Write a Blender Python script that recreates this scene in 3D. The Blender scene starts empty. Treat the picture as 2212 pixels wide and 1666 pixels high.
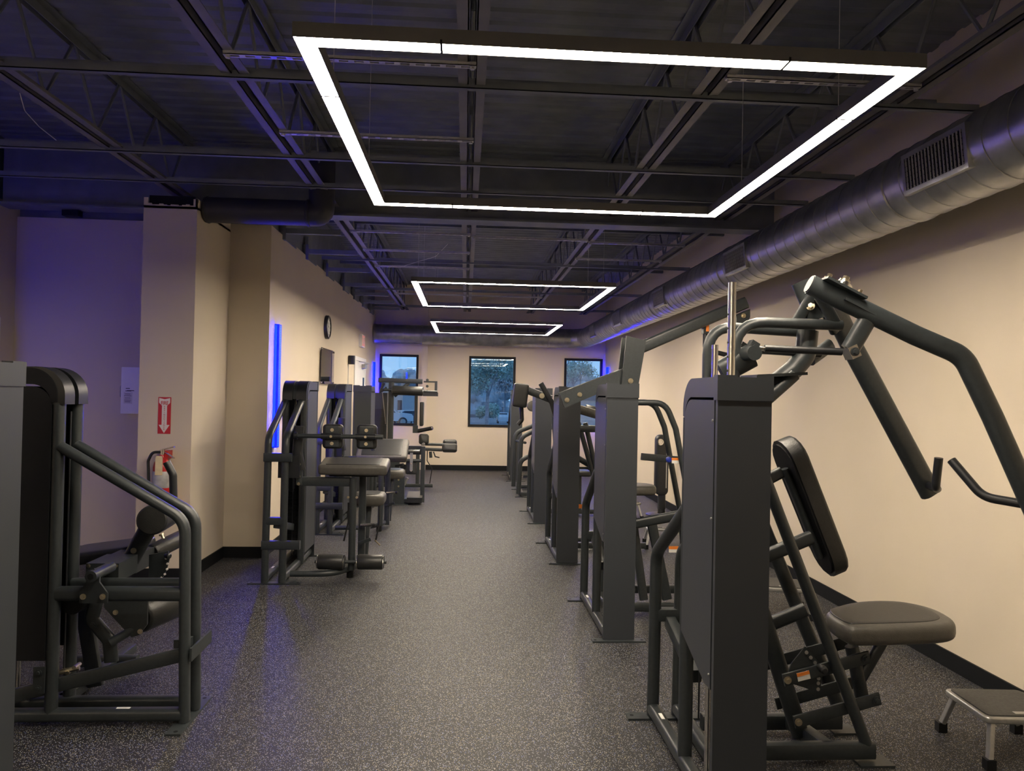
import bpy, math, random
from mathutils import Matrix, Vector, noise as mnoise
random.seed(7)
C = bpy.context.scene.collection
PI = math.pi
V = Vector

# ------------------------------------------------------------------ materials
def lin(c):
    def f(v):
        v /= 255.0
        return v / 12.92 if v <= 0.04045 else ((v + 0.055) / 1.055) ** 2.4
    return (f(c[0]), f(c[1]), f(c[2]), 1)

def mat(name, col, rough=0.5, metal=0.0, spec=0.5, noise=None, bump=None, coat=0.0):
    m = bpy.data.materials.new(name); m.use_nodes = True
    nt = m.node_tree; b = nt.nodes['Principled BSDF']
    b.inputs['Base Color'].default_value = col
    b.inputs['Roughness'].default_value = rough
    b.inputs['Metallic'].default_value = metal
    b.inputs['Specular IOR Level'].default_value = spec
    b.inputs['Coat Weight'].default_value = coat
    tc = nt.nodes.new('ShaderNodeTexCoord')
    if noise:
        sc, amt = noise
        n = nt.nodes.new('ShaderNodeTexNoise'); n.inputs['Scale'].default_value = sc
        n.inputs['Detail'].default_value = 4
        nt.links.new(tc.outputs['Object'], n.inputs['Vector'])
        r = nt.nodes.new('ShaderNodeValToRGB')
        r.color_ramp.elements[0].position = 0.3; r.color_ramp.elements[1].position = 0.7
        r.color_ramp.elements[0].color = tuple(v * (1 - amt) for v in col[:3]) + (1,)
        r.color_ramp.elements[1].color = tuple(min(1, v * (1 + amt)) for v in col[:3]) + (1,)
        nt.links.new(n.outputs['Fac'], r.inputs['Fac'])
        nt.links.new(r.outputs['Color'], b.inputs['Base Color'])
    if bump:
        sc, st = bump
        n = nt.nodes.new('ShaderNodeTexNoise'); n.inputs['Scale'].default_value = sc
        n.inputs['Detail'].default_value = 3
        nt.links.new(tc.outputs['Object'], n.inputs['Vector'])
        bp = nt.nodes.new('ShaderNodeBump'); bp.inputs['Strength'].default_value = st
        bp.inputs['Distance'].default_value = 0.002
        nt.links.new(n.outputs['Fac'], bp.inputs['Height'])
        nt.links.new(bp.outputs['Normal'], b.inputs['Normal'])
    return m

def emit(name, col, strength, base=(0.5, 0.5, 0.5, 1)):
    m = bpy.data.materials.new(name); m.use_nodes = True
    nt = m.node_tree; b = nt.nodes['Principled BSDF']
    b.inputs['Base Color'].default_value = base
    b.inputs['Emission Color'].default_value = col
    b.inputs['Emission Strength'].default_value = strength
    return m

M = {}
M['wall'] = mat('wall_paint', (0.65, 0.568, 0.45, 1), 0.75, spec=0.25, noise=(1.3, 0.03), bump=(120, 0.15))
M['frame'] = mat('charcoal_powder_coat', (0.025, 0.0305, 0.034, 1), 0.38, noise=(60, 0.12), bump=(500, 0.12))
M['shroud'] = mat('charcoal_shroud', (0.029, 0.0335, 0.0405, 1), 0.42, noise=(3, 0.05), bump=(700, 0.1))
M['black'] = mat('black_plastic', (0.012, 0.0135, 0.0165, 1), 0.38, noise=(30, 0.1))
M['blackmatte'] = mat('matte_black', (0.006, 0.0068, 0.0088, 1), 0.6, spec=.3, noise=(30, 0.1))
M['vinyl'] = mat('black_vinyl', (0.017, 0.018, 0.0185, 1), 0.36, noise=(40, 0.15), bump=(260, 0.35))
M['vinyl_grey'] = mat('grey_vinyl_edge', (0.075, 0.070, 0.062, 1), 0.42, noise=(40, 0.1), bump=(260, 0.3))
M['chrome'] = mat('polished_steel', (0.72, 0.70, 0.66, 1), 0.2, 1.0, noise=(80, 0.05))
M['bolt'] = mat('zinc_bolt', (0.70, 0.62, 0.46, 1), 0.28, 1.0, noise=(200, 0.1))
M['duct'] = mat('galvanised_sheet', (0.40, 0.41, 0.42, 1), 0.36, 0.9, noise=(7, 0.22), bump=(30, 0.2))
M['duct_dark'] = mat('dark_duct_paint', (0.035, 0.037, 0.050, 1), 0.5, noise=(6, 0.1))
M['steel_dark'] = mat('ceiling_paint', (0.185, 0.205, 0.225, 1), 0.6, noise=(5, 0.15))
M['steel_chord'] = mat('joist_paint', (0.185, 0.185, 0.195, 1), 0.55, noise=(5, 0.12))
M['strut'] = mat('zinc_strut', (0.62, 0.62, 0.64, 1), 0.4, 0.3, noise=(30, 0.1))
M['baseboard'] = mat('black_rubber_base', (0.004, 0.005, 0.007, 1), 0.6, spec=.25, noise=(10, 0.1))
M['white'] = mat('white_enamel', (0.86, 0.85, 0.83, 1), 0.45, noise=(8, 0.03))
M['paper'] = mat('paper', (0.72, 0.71, 0.68, 1), 0.8, noise=(20, 0.03))
M['ink'] = mat('ink', (0.05, 0.05, 0.055, 1), 0.8, noise=(20, 0.05))
M['red'] = mat('red_enamel', (0.50, 0.018, 0.022, 1), 0.3, noise=(12, 0.05))
M['redsign'] = mat('sign_red', (0.52, 0.02, 0.03, 1), 0.5, noise=(12, 0.03))
M['signwhite'] = mat('sign_white', (0.75, 0.70, 0.66, 1), 0.5, noise=(12, 0.03))
M['orange'] = mat('label_orange', (0.75, 0.22, 0.03, 1), 0.5, noise=(12, 0.05))
M['silver'] = mat('brushed_aluminium', (0.42, 0.42, 0.41, 1), 0.38, 0.75, noise=(60, 0.08))
M['tread'] = mat('ribbed_rubber_tread', (0.045, 0.044, 0.042, 1), 0.6, noise=(90, 0.3), bump=(200, 0.5))
M['lidgrey'] = mat('sign_print_grey', (0.42, 0.42, 0.43, 1), 0.4, noise=(14, 0.25))
M['bluecap'] = mat('blue_knob', (0.02, 0.04, 0.35, 1), 0.3, noise=(20, 0.05))
M['tag'] = mat('manila_tag', (0.72, 0.60, 0.36, 1), 0.7, noise=(30, 0.08))
M['lamphouse'] = mat('satin_aluminium_housing', (0.14, 0.14, 0.14, 1), 0.5, noise=(20, 0.04))
M['lamp'] = emit('warm_led_diffuser', (1.0, 0.86, 0.67, 1), 120.0)
M['ledblue'] = emit('blue_led', (0.0001, 0.0006, 1.0, 1), 160.0, (0.0, 0.01, 0.3, 1))
M['ledblue2'] = emit('dim_blue_led', (0.0003, 0.0014, 1.0, 1), 50.0)
M['leddot'] = emit('blue_led_dot', (0.01, 0.26, 1.0, 1), 2.6, (0.0, 0.05, 0.3, 1))
M['ledhouse'] = emit('blue_led_cover', (0.001, 0.02, 1.0, 1), 0.75, (0.0, 0.01, 0.2, 1))
M['exitred'] = emit('exit_face', (1.0, 0.10, 0.08, 1), 0.35)
M['asphalt'] = mat('asphalt', (0.16, 0.18, 0.21, 1), 0.9, noise=(0.6, 0.2))
M['foliage'] = mat('tree_foliage', (0.36, 0.50, 0.44, 1), 0.8, noise=(0.9, 0.5))  # leaf colour paled and blued, with outdoor haze put into it
M['foliage2'] = mat('distant_tree_foliage', (0.42, 0.48, 0.52, 1), 0.9, noise=(0.2, 0.3))  # grey-blue leaves: the haze of distance is painted into this colour
M['bark'] = mat('bark', (0.32, 0.34, 0.38, 1), 0.9, noise=(4, 0.3))
M['carwhite'] = mat('white_car_paint', (0.62, 0.66, 0.70, 1), 0.25, noise=(1, 0.03), coat=0.5)
M['cardark'] = mat('dark_car_paint', (0.07, 0.09, 0.12, 1), 0.25, noise=(1, 0.03), coat=0.5)
M['carglass'] = mat('car_glass', (0.03, 0.05, 0.07, 1), 0.1, noise=(1, 0.03))
M['tyre'] = mat('tyre', (0.03, 0.03, 0.035, 1), 0.7, noise=(8, 0.1))
M['house'] = mat('pale_siding', (0.50, 0.50, 0.50, 1), 0.8, noise=(1, 0.05))
M['roofing'] = mat('grey_shingle', (0.22, 0.23, 0.26, 1), 0.9, noise=(2, 0.15))
M['concrete'] = mat('pale_kerb', (0.45, 0.46, 0.48, 1), 0.9, noise=(1, 0.1))
M['lettering'] = mat('lettering_red', (0.50, 0.02, 0.03, 1), 0.5, noise=(12, 0.03))

def glass_mat():
    m = bpy.data.materials.new('window_glass'); m.use_nodes = True
    nt = m.node_tree; nt.nodes.clear()
    o = nt.nodes.new('ShaderNodeOutputMaterial')
    t = nt.nodes.new('ShaderNodeBsdfTransparent'); t.inputs['Color'].default_value = (0.96, 0.98, 0.995, 1)
    g = nt.nodes.new('ShaderNodeBsdfGlossy'); g.inputs['Roughness'].default_value = 0.0
    g.inputs['Color'].default_value = (1, 1, 1, 1)
    f = nt.nodes.new('ShaderNodeFresnel'); f.inputs['IOR'].default_value = 1.75
    x = nt.nodes.new('ShaderNodeMixShader')
    nt.links.new(f.outputs['Fac'], x.inputs['Fac'])
    nt.links.new(t.outputs[0], x.inputs[1]); nt.links.new(g.outputs[0], x.inputs[2])
    nt.links.new(x.outputs[0], o.inputs['Surface'])
    return m
M['glass'] = glass_mat()

def acrylic_mat():
    m = glass_mat(); m.name = 'clear_acrylic'
    return m
M['acrylic'] = acrylic_mat()

def floor_mat():
    m = bpy.data.materials.new('speckled_rubber_floor'); m.use_nodes = True
    nt = m.node_tree; b = nt.nodes['Principled BSDF']
    tc = nt.nodes.new('ShaderNodeTexCoord')
    def speck(scale, lo, hi, colr, prev, keep):
        v = nt.nodes.new('ShaderNodeTexVoronoi'); v.inputs['Scale'].default_value = scale
        v.voronoi_dimensions = '2D'
        nt.links.new(tc.outputs['Object'], v.inputs['Vector'])
        r = nt.nodes.new('ShaderNodeMapRange'); r.inputs['From Min'].default_value = hi
        r.inputs['From Max'].default_value = lo; r.clamp = True
        nt.links.new(v.outputs['Distance'], r.inputs['Value'])
        s = nt.nodes.new('ShaderNodeSeparateColor'); nt.links.new(v.outputs['Color'], s.inputs[0])
        g = nt.nodes.new('ShaderNodeMath'); g.operation = 'GREATER_THAN'; g.inputs[1].default_value = 1 - keep
        nt.links.new(s.outputs[0], g.inputs[0])
        mu = nt.nodes.new('ShaderNodeMath'); mu.operation = 'MULTIPLY'
        nt.links.new(r.outputs[0], mu.inputs[0]); nt.links.new(g.outputs[0], mu.inputs[1])
        x = nt.nodes.new('ShaderNodeMix'); x.data_type = 'RGBA'
        nt.links.new(mu.outputs[0], x.inputs['Factor'])
        if isinstance(prev, tuple): x.inputs[6].default_value = prev
        else: nt.links.new(prev, x.inputs[6])
        x.inputs[7].default_value = colr
        return x.outputs[2]
    # roll strips 1.22 m wide running down the room, each a slightly different shade
    sp = nt.nodes.new('ShaderNodeSeparateXYZ'); nt.links.new(tc.outputs['Object'], sp.inputs[0])
    a = nt.nodes.new('ShaderNodeMath'); a.operation = 'ADD'; a.inputs[1].default_value = 20 * 1.22 - 0.30
    nt.links.new(sp.outputs[0], a.inputs[0])
    d = nt.nodes.new('ShaderNodeMath'); d.operation = 'DIVIDE'; d.inputs[1].default_value = 1.22
    nt.links.new(a.outputs[0], d.inputs[0])
    fl = nt.nodes.new('ShaderNodeMath'); fl.operation = 'FLOOR'; nt.links.new(d.outputs[0], fl.inputs[0])
    wn = nt.nodes.new('ShaderNodeTexWhiteNoise'); wn.noise_dimensions = '1D'
    nt.links.new(fl.outputs[0], wn.inputs['W'])
    n = nt.nodes.new('ShaderNodeTexNoise'); n.inputs['Scale'].default_value = 0.8; n.inputs['Detail'].default_value = 5
    nt.links.new(tc.outputs['Object'], n.inputs['Vector'])
    ad = nt.nodes.new('ShaderNodeMath'); ad.operation = 'ADD'
    nt.links.new(wn.outputs['Value'], ad.inputs[0]); nt.links.new(n.outputs['Fac'], ad.inputs[1])
    rp = nt.nodes.new('ShaderNodeMapRange'); rp.inputs['From Max'].default_value = 2
    nt.links.new(ad.outputs[0], rp.inputs['Value'])
    bx = nt.nodes.new('ShaderNodeMix'); bx.data_type = 'RGBA'
    nt.links.new(rp.outputs[0], bx.inputs['Factor'])
    bx.inputs[6].default_value = (0.010, 0.010, 0.013, 1); bx.inputs[7].default_value = (0.019, 0.0185, 0.021, 1)
    c = speck(250, 0.25, 0.42, (0.46, 0.47, 0.47, 1), bx.outputs[2], 0.15)
    c = speck(170, 0.22, 0.36, (0.46, 0.40, 0.24, 1), c, 0.06)
    c = speck(150, 0.2, 0.34, (0.14, 0.20, 0.42, 1), c, 0.06)
    nt.links.new(c, b.inputs['Base Color'])
    b.inputs['Roughness'].default_value = 0.55
    b.inputs['Specular IOR Level'].default_value = 0.35
    bn = nt.nodes.new('ShaderNodeTexNoise'); bn.inputs['Scale'].default_value = 220
    nt.links.new(tc.outputs['Object'], bn.inputs['Vector'])
    bp = nt.nodes.new('ShaderNodeBump'); bp.inputs['Strength'].default_value = 0.25; bp.inputs['Distance'].default_value = 0.002
    nt.links.new(bn.outputs['Fac'], bp.inputs['Height']); nt.links.new(bp.outputs['Normal'], b.inputs['Normal'])
    return m
M['floor'] = floor_mat()

# ------------------------------------------------------------------ mesh helpers
I4 = Matrix.Identity(4)
def rnd(r, k=12): return [(r * math.cos(2 * PI * i / k), r * math.sin(2 * PI * i / k)) for i in range(k)]
def oval(w, h, k=6):          # stadium, w along the first axis, h along the second (w<h or w>h)
    out = []
    if h >= w:
        r = w / 2; s = h / 2 - r
        for i in range(k + 1): a = PI * i / k; out.append((r * math.cos(a), s + r * math.sin(a)))
        for i in range(k + 1): a = PI + PI * i / k; out.append((r * math.cos(a), -s + r * math.sin(a)))
        return out
    return [(b, -a) for a, b in oval(h, w, k)]
def rrect(w, h, r=0.006, k=2):
    out = []
    for cx, cy, a0 in ((w/2-r, h/2-r, 0), (-w/2+r, h/2-r, PI/2), (-w/2+r, -h/2+r, PI), (w/2-r, -h/2+r, 1.5*PI)):
        for i in range(k + 1):
            a = a0 + PI / 2 * i / k; out.append((cx + r * math.cos(a), cy + r * math.sin(a)))
    return out
def fillet(pts, r, n=6):
    if r <= 0 or len(pts) < 3: return [V(p) for p in pts]
    P = [V(p) for p in pts]; out = [P[0]]
    for i in range(1, len(P) - 1):
        a, b, c = P[i-1], P[i], P[i+1]
        d1 = (a - b); d2 = (c - b); l1 = d1.length; l2 = d2.length; d1.normalize(); d2.normalize()
        ang = math.acos(max(-1, min(1, d1.dot(d2))))
        if ang > PI - 0.02: out.append(b); continue
        t = min(r / math.tan(ang / 2), l1 * 0.48, l2 * 0.48)
        p, q = b + d1 * t, b + d2 * t
        for k in range(n + 1):
            s = k / n
            out.append((1-s)**2 * p + 2*s*(1-s) * b + s*s * q)
    out.append(P[-1]); return out

class MB:
    def __init__(s, T=None): s.v = []; s.f = []; s.T = T or I4
    def add(s, vs, fs):
        o = len(s.v); s.v += [tuple(x) for x in vs]; s.f += [tuple(i + o for i in f) for f in fs]; return s
    def box(s, a, b, R=None, piv=None):
        x0, y0, z0 = a; x1, y1, z1 = b
        x0, x1 = min(x0, x1), max(x0, x1); y0, y1 = min(y0, y1), max(y0, y1); z0, z1 = min(z0, z1), max(z0, z1)
        vs = [V(p) for p in ((x0,y0,z0),(x1,y0,z0),(x1,y1,z0),(x0,y1,z0),(x0,y0,z1),(x1,y0,z1),(x1,y1,z1),(x0,y1,z1))]
        if R is not None:
            c = V(piv) if piv is not None else V(((x0+x1)/2, (y0+y1)/2, (z0+z1)/2))
            vs = [R @ (p - c) + c for p in vs]
        return s.add(vs, [(0,3,2,1),(4,5,6,7),(0,1,5,4),(1,2,6,5),(2,3,7,6),(3,0,4,7)])
    def sweep(s, pts, prof, n, fil=0.0, caps=True, nf=6):
        P = fillet(pts, fil, nf); n = V(n).normalized(); k = len(prof); vs = []; fs = []
        for i, p in enumerate(P):
            if i == 0: t = (P[1] - P[0]).normalized(); sc = 1; 
            elif i == len(P) - 1: t = (P[-1] - P[-2]).normalized(); sc = 1
            else:
                t1 = (P[i] - P[i-1]).normalized(); t2 = (P[i+1] - P[i]).normalized(); t = (t1 + t2).normalized()
                sc = 1 / max(0.5, t.dot(t1))
            m = n - t * n.dot(t)
            if m.length < 1e-4: m = V((1, 0, 0)) - t * t.x
            m.normalize(); b = t.cross(m)
            for a, c in prof: vs.append(p + m * a + b * (c * sc))
        for i in range(len(P) - 1):
            for j in range(k):
                a = i * k + j; b2 = i * k + (j + 1) % k
                fs.append((a, b2, b2 + k, a + k))
        if caps:
            fs.append(tuple(range(k - 1, -1, -1))); o = (len(P) - 1) * k; fs.append(tuple(o + j for j in range(k)))
        return s.add(vs, fs)
    def cyl(s, a, b, r, k=16, r2=None):
        a = V(a); b = V(b); t = (b - a).normalized()
        n = V((0, 0, 1)) if abs(t.z) < 0.9 else V((1, 0, 0)); m = (n - t * n.dot(t)).normalized(); q = t.cross(m)
        r2 = r if r2 is None else r2
        vs = [a + (m * math.cos(2*PI*i/k) + q * math.sin(2*PI*i/k)) * r for i in range(k)] + \
             [b + (m * math.cos(2*PI*i/k) + q * math.sin(2*PI*i/k)) * r2 for i in range(k)]
        fs = [(i, (i+1) % k, k + (i+1) % k, k + i) for i in range(k)] + [tuple(range(k-1, -1, -1)), tuple(range(k, 2*k))]
        return s.add(vs, fs)
    def lathe(s, a, t, prof, k=24):      # prof: list of (distance along t, radius)
        a = V(a); t = V(t).normalized()
        n = V((0, 0, 1)) if abs(t.z) < 0.9 else V((1, 0, 0)); m = (n - t * n.dot(t)).normalized(); q = t.cross(m)
        vs = []
        for d, r in prof:
            for i in range(k): vs.append(a + t * d + (m * math.cos(2*PI*i/k) + q * math.sin(2*PI*i/k)) * r)
        fs = []
        for j in range(len(prof) - 1):
            for i in range(k):
                fs.append((j*k+i, j*k+(i+1) % k, (j+1)*k+(i+1) % k, (j+1)*k+i))
        fs.append(tuple(range(k-1, -1, -1))); o = (len(prof)-1)*k; fs.append(tuple(o+i for i in range(k)))
        return s.add(vs, fs)
    def prism(s, outline, o, u, v, w, th):   # outline in (u,v), extruded along w by th, centred
        o, u, v, w = V(o), V(u), V(v), V(w); k = len(outline)
        vs = [o + u*a + v*b - w*th/2 for a, b in outline] + [o + u*a + v*b + w*th/2 for a, b in outline]
        fs = [(i, (i+1) % k, k+(i+1) % k, k+i) for i in range(k)] + [tuple(range(k-1, -1, -1)), tuple(range(k, 2*k))]
        return s.add(vs, fs)
    def pad(s, outline, o, u, v, w, th, r=0.015, n=4, flat_back=False):  # cushion with rounded edges; outline is counter-clockwise
        o, u, v, w = V(o), V(u).normalized(), V(v).normalized(), V(w).normalized(); k = len(outline)
        nor = []
        for i in range(k):
            a = V(outline[i-1]); b = V(outline[i]); c = V(outline[(i+1) % k])
            t = (c - a).normalized(); nor.append(V((t.y, -t.x)))
        lv = []
        if flat_back: lv.append((-th/2, 0.0))
        else:
            for i in range(n + 1): a = PI/2*i/n; lv.append((-th/2 + r*(1-math.sin(a)) if False else -th/2 + r - r*math.cos(a), r*(1-math.sin(a))))
        for i in range(n + 1): a = PI/2*i/n; lv.append((th/2 - r + r*math.sin(a), r*(1-math.cos(a))))
        vs = []
        for h, ins in lv:
            for (a, b), m in zip(outline, nor):
                vs.append(o + u*(a - m.x*ins) + v*(b - m.y*ins) + w*h)
        ca = sum(p[0] for p in outline)/k; cb = sum(p[1] for p in outline)/k
        for (a, b), m in zip(outline, nor):
            a2, b2 = a - m.x*r, b - m.y*r; vs.append(o + u*(ca + (a2-ca)*.82) + v*(cb + (b2-cb)*.82) + w*(th/2 + r*.10))
        lv.append(None)
        fs = []
        for j in range(len(lv)-1):
            for i in range(k): fs.append((j*k+i, j*k+(i+1) % k, (j+1)*k+(i+1) % k, (j+1)*k+i))
        fs.append(tuple(range(k-1, -1, -1))); oo = (len(lv)-1)*k; fs.append(tuple(oo+i for i in range(k)))
        return s.add(vs, fs)
    def build(s, name, m, parent=None, smooth=True, label=None):
        me = bpy.data.meshes.new(name)
        T = s.T
        if parent is not None: 
            loc = Matrix.Translation(-V(world_of(parent)))
            T = loc @ T
        vs = [T @ V(p) for p in s.v]
        me.from_pydata([tuple(p) for p in vs], [], s.f); me.update()
        me.materials.append(M[m] if isinstance(m, str) else m)
        o = bpy.data.objects.new(name, me); C.objects.link(o)
        if parent is not None: o.parent = parent
        import bmesh
        bm = bmesh.new(); bm.from_mesh(me)
        bmesh.ops.recalc_face_normals(bm, faces=bm.faces)
        bm.to_mesh(me); bm.free()
        if smooth:
            for p in me.polygons: p.use_smooth = True
            try: me.set_sharp_from_angle(angle=math.radians(38))
            except Exception: pass
        if label: o['label'] = label
        return o

def world_of(o):
    v = V((0, 0, 0))
    while o is not None:
        v = v + o.location; o = o.parent
    return v

def tag(o, label, cat, group=None):
    o['label'] = label; o['category'] = cat
    if group: o['group'] = group
    return o
def thing(name, loc, label, cat, group=None):
    o = bpy.data.objects.new(name, None); C.objects.link(o); o.location = loc
    o.empty_display_size = 0.1
    return tag(o, label, cat, group)
def struct(o): o['kind'] = 'structure'; return o
def text_mesh(name, s, size, m, T, parent=None, ext=0.001, bold=0.0):
    cu = bpy.data.curves.new(name, 'FONT'); cu.body = s; cu.size = size; cu.extrude = ext; cu.offset = bold
    cu.align_x = 'CENTER'; cu.align_y = 'CENTER'
    t = bpy.data.objects.new(name + '_tmp', cu); C.objects.link(t)
    dg = bpy.context.evaluated_depsgraph_get()
    me = bpy.data.meshes.new_from_object(t.evaluated_get(dg))
    bpy.data.objects.remove(t); bpy.data.curves.remove(cu)
    if parent is not None: T = Matrix.Translation(-V(world_of(parent))) @ T
    me.transform(T); me.materials.clear(); me.materials.append(M[m]); me.name = name
    o = bpy.data.objects.new(name, me); C.objects.link(o)
    if parent is not None: o.parent = parent
    return o
def frame_T(o, x, y, z):
    T = Matrix.Identity(4)
    for i, a in enumerate((V(x), V(y), V(z))):
        for j in range(3): T[j][i] = a[j]
    for j in range(3): T[j][3] = o[j]
    return T
def rx(a): return Matrix.Rotation(math.radians(a), 3, 'X')
def ry(a): return Matrix.Rotation(math.radians(a), 3, 'Y')
def rz(a): return Matrix.Rotation(math.radians(a), 3, 'Z')

# ------------------------------------------------------------------ room
XL, XR, YE, YB, YF = -1.83, 2.86, 14.95, -5.0, 6.93
ZD = 3.74                      # underside of roof deck
XLL = -4.1
b = MB(); b.box((XLL-.15, YB-.15, -.1), (XR+.15, YE+.15, 0)); struct(b.build('floor', 'floor', smooth=False))
# left walls stop at 3.08, black board above
def wall(name, a, c, m='wall'): return struct(MB().box(a, c).build(name, m, smooth=False))
ZW = 3.08
wall('wall_left', (XL-.15, YF, 0), (XL, YE, ZW))
wall('wall_alcove', (XLL, YF, 0), (XL-.15, YF+.15, ZW))
wall('wall_far_left', (XLL-.15, YB, 0), (XLL, YF+.15, ZW+.1))
wall('wall_right', (XR, YB, 0), (XR+.15, YE+.15, ZD+.05))
wall('wall_back', (XLL-.15, YB-.15, 0), (XR+.15, YB, ZD+.05))
wall('trim_1', (XL-.15, YF+.0, ZW), (XL-.04, YE, ZD), 'steel_dark')
wall('trim_2', (XLL, YF+.04, ZW), (XL-.15, YF+.15, ZD), 'steel_dark')
wall('trim_3', (XLL-.15, YB, ZW+.1), (XLL-.04, YF+.15, ZD), 'steel_dark')
# end wall with three window openings
wins = [(-1.74, -0.96), (0.06, 1.01), (2.01, 2.80)]; WZ0, WZ1 = 0.885, 2.32
b = MB(); xs = [XL-.15]; 
b.box((XL-.15, YE, 0), (XR+.15, YE+.15, WZ0)); b.box((XL-.15, YE, WZ1), (XR+.15, YE+.15, ZD+.05))
edges = [XL-.15] + [e for w in wins for e in w] + [XR+.15]
for i in range(0, len(edges), 2): b.box((edges[i], YE, WZ0), (edges[i+1], YE+.15, WZ1))
struct(b.build('wall_end', 'wall', smooth=False))
# furred-out wall strip left of the end wall, full height
b = MB(); b.box((-0.90, YE-.05, 0), (-0.78, YE, ZD)); struct(b.build('trim_4', 'wall', smooth=False))
# column
b = MB()
cx0, cx1, cy0 = -2.62, -2.20, 6.08
b.box((cx0, cy0, 0), (cx1, YF, 3.02))
# rough-cut top edge of the drywall wrap
k = 14
for i in range(k):
    x0 = cx0 + (cx1-cx0)*i/k; x1 = cx0 + (cx1-cx0)*(i+1)/k; e = 1 if i in (0, k-1) else 0
    b.box((x0, cy0, 3.0), (x1, cy0+.013, 3.03 + .05*e + .006*math.sin(i*1.9) + 0.012*abs(i-k/2)/k))
b.box((cx1-.013, cy0, 3.0), (cx1, YF, 3.09))
struct(b.build('wall_column', 'wall', smooth=False))
b = MB(); b.box((cx0+.03, cy0+.03, 3.02), (cx1-.03, YF, 3.11)); struct(b.build('trim_5', 'blackmatte', smooth=False))
# baseboards
def bb(name, a, c): struct(MB().box(a, c).build(name, 'baseboard', smooth=False))
bb('baseboard_right', (XR-.012, YB, 0), (XR, YE, .10))
bb('baseboard_end', (XL, YE-.012, 0), (XR-.012, YE, .10))
bb('baseboard_left', (XL, YF, 0), (XL+.012, 12.1, .10))
bb('baseboard_left_end', (XL, 13.55, 0), (XL+.012, YE, .10))
b = MB(); b.box((XL-.5, YF-.012, 0), (XL+.012, YF, .10)); b.box((cx1, YF-.012, 0), (XL-.5, YF, .10))
struct(b.build('baseboard_alcove', 'baseboard', smooth=False))
b = MB(); b.box((cx0-.012, cy0-.012, 0), (cx1+.012, cy0, .10)); b.box((cx1, cy0, 0), (cx1+.012, YF-.012, .10)); b.box((cx0-.012, cy0, 0), (cx0, YF-.012, .10))
struct(b.build('baseboard_column', 'baseboard', smooth=False))
bb('baseboard_alcove_left', (XLL, YF-.012, 0), (cx0-.012, YF, .10))

# windows
for i, (x0, x1) in enumerate(wins):
    b = MB(); f = .045; y0, y1 = YE-.02, YE+.06
    b.box((x0, y0, WZ0), (x1, y1, WZ0+f)); b.box((x0, y0, WZ1-f), (x1, y1, WZ1))
    b.box((x0, y0, WZ0+f), (x0+f, y1, WZ1-f)); b.box((x1-f, y0, WZ0+f), (x1, y1, WZ1-f))
    w = struct(b.build('window_%d' % (i+1), 'blackmatte', smooth=False))
    MB().box((x0+f, YE+.02, WZ0+f), (x1-f, YE+.026, WZ1-f)).build('pane', 'glass', w, smooth=False)

# roof deck: trapezoid ribs running across the room
b = MB(); prof = []; y = YB-.1; pitch = .152
while y < YE + .1:
    prof += [(y, ZD), (y+.06, ZD), (y+.085, ZD+.012), (y+.127, ZD+.012)]; y += pitch
vs = []; fs = []
for (y, z) in prof: vs += [(XLL-.1, y, z), (XR+.1, y, z)]
for i in range(len(prof)-1): fs.append((2*i, 2*i+1, 2*i+3, 2*i+2))
n0 = len(vs); vs += [(XLL-.1, YB-.1, ZD+.2), (XR+.1, YB-.1, ZD+.2), (XR+.1, YE+.2, ZD+.2), (XLL-.1, YE+.2, ZD+.2)]
fs.append((n0, n0+1, n0+2, n0+3))
b.add(vs, fs); struct(b.build('ceiling', 'steel_dark', smooth=False))

# joists with twin-angle bottom chord and zigzag web
ZJ = 3.22
jl = ['joist far left over the blue-lit alcove', 'joist second from the left, chord lit violet', 'joist over the middle of the aisle',
      'joist right of the aisle, crossing the big light frame', 'joist nearest the round duct and right wall']
for X, lab in zip((-2.50, -1.25, 0.0, 1.28, 2.36), jl):
    y1 = YE - .02 if X > -2 else YF
    r = thing('roof_joist', (X, YB+.1, ZJ), 'dark painted open-web steel ' + lab, 'joist', 'roof joists')
    b = MB()
    for s in (-1, 1):
        b.box((X+s*.018, YB+.1, ZJ), (X+s*.073, y1, ZJ+.006)); b.box((X+s*.018, YB+.1, ZJ), (X+s*.024, y1, ZJ+.055))
    b.build('bottom_chord', 'steel_chord', r, smooth=False)
    b = MB()
    for s in (-1, 1):
        b.box((X+s*.018, YB+.1, ZD-.008), (X+s*.073, y1, ZD)); b.box((X+s*.018, YB+.1, ZD-.06), (X+s*.024, y1, ZD-.008))
    b.build('top_chord', 'steel_dark', r, smooth=False)
    b = MB(); y = YB + .3; up = False; pts = []
    while y < y1 - .1: pts.append((X, y, ZJ+.03 if not up else ZD-.03)); up = not up; y += .305
    for p, q in zip(pts[:-1], pts[1:]): b.cyl(p, q, .011, 6)
    b.build('web', 'steel_dark', r)
# main girders crossing the room
for Y, lab in ((6.72, 'deep dark steel girder crossing the ceiling above the wall column'),):
    r = thing('steel_girder', (XLL, Y, 3.13), lab, 'beam')
    b = MB(); b.box((XLL, Y-.09, 3.13), (XR, Y+.09, 3.145)); b.box((XLL, Y-.006, 3.145), (XR, Y+.006, ZD-.015)); b.box((XLL, Y-.09, ZD-.015), (XR, Y+.09, ZD-.002))
    # keep the joists clear of the flange by notching nothing: chords bear on its sides
    b.build('web', 'steel_dark', r, smooth=False)
    MB().box((XLL, Y-.10, 3.12), (XR, Y+.10, 3.131)).build('flange', 'steel_dark', r, smooth=False)
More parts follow.
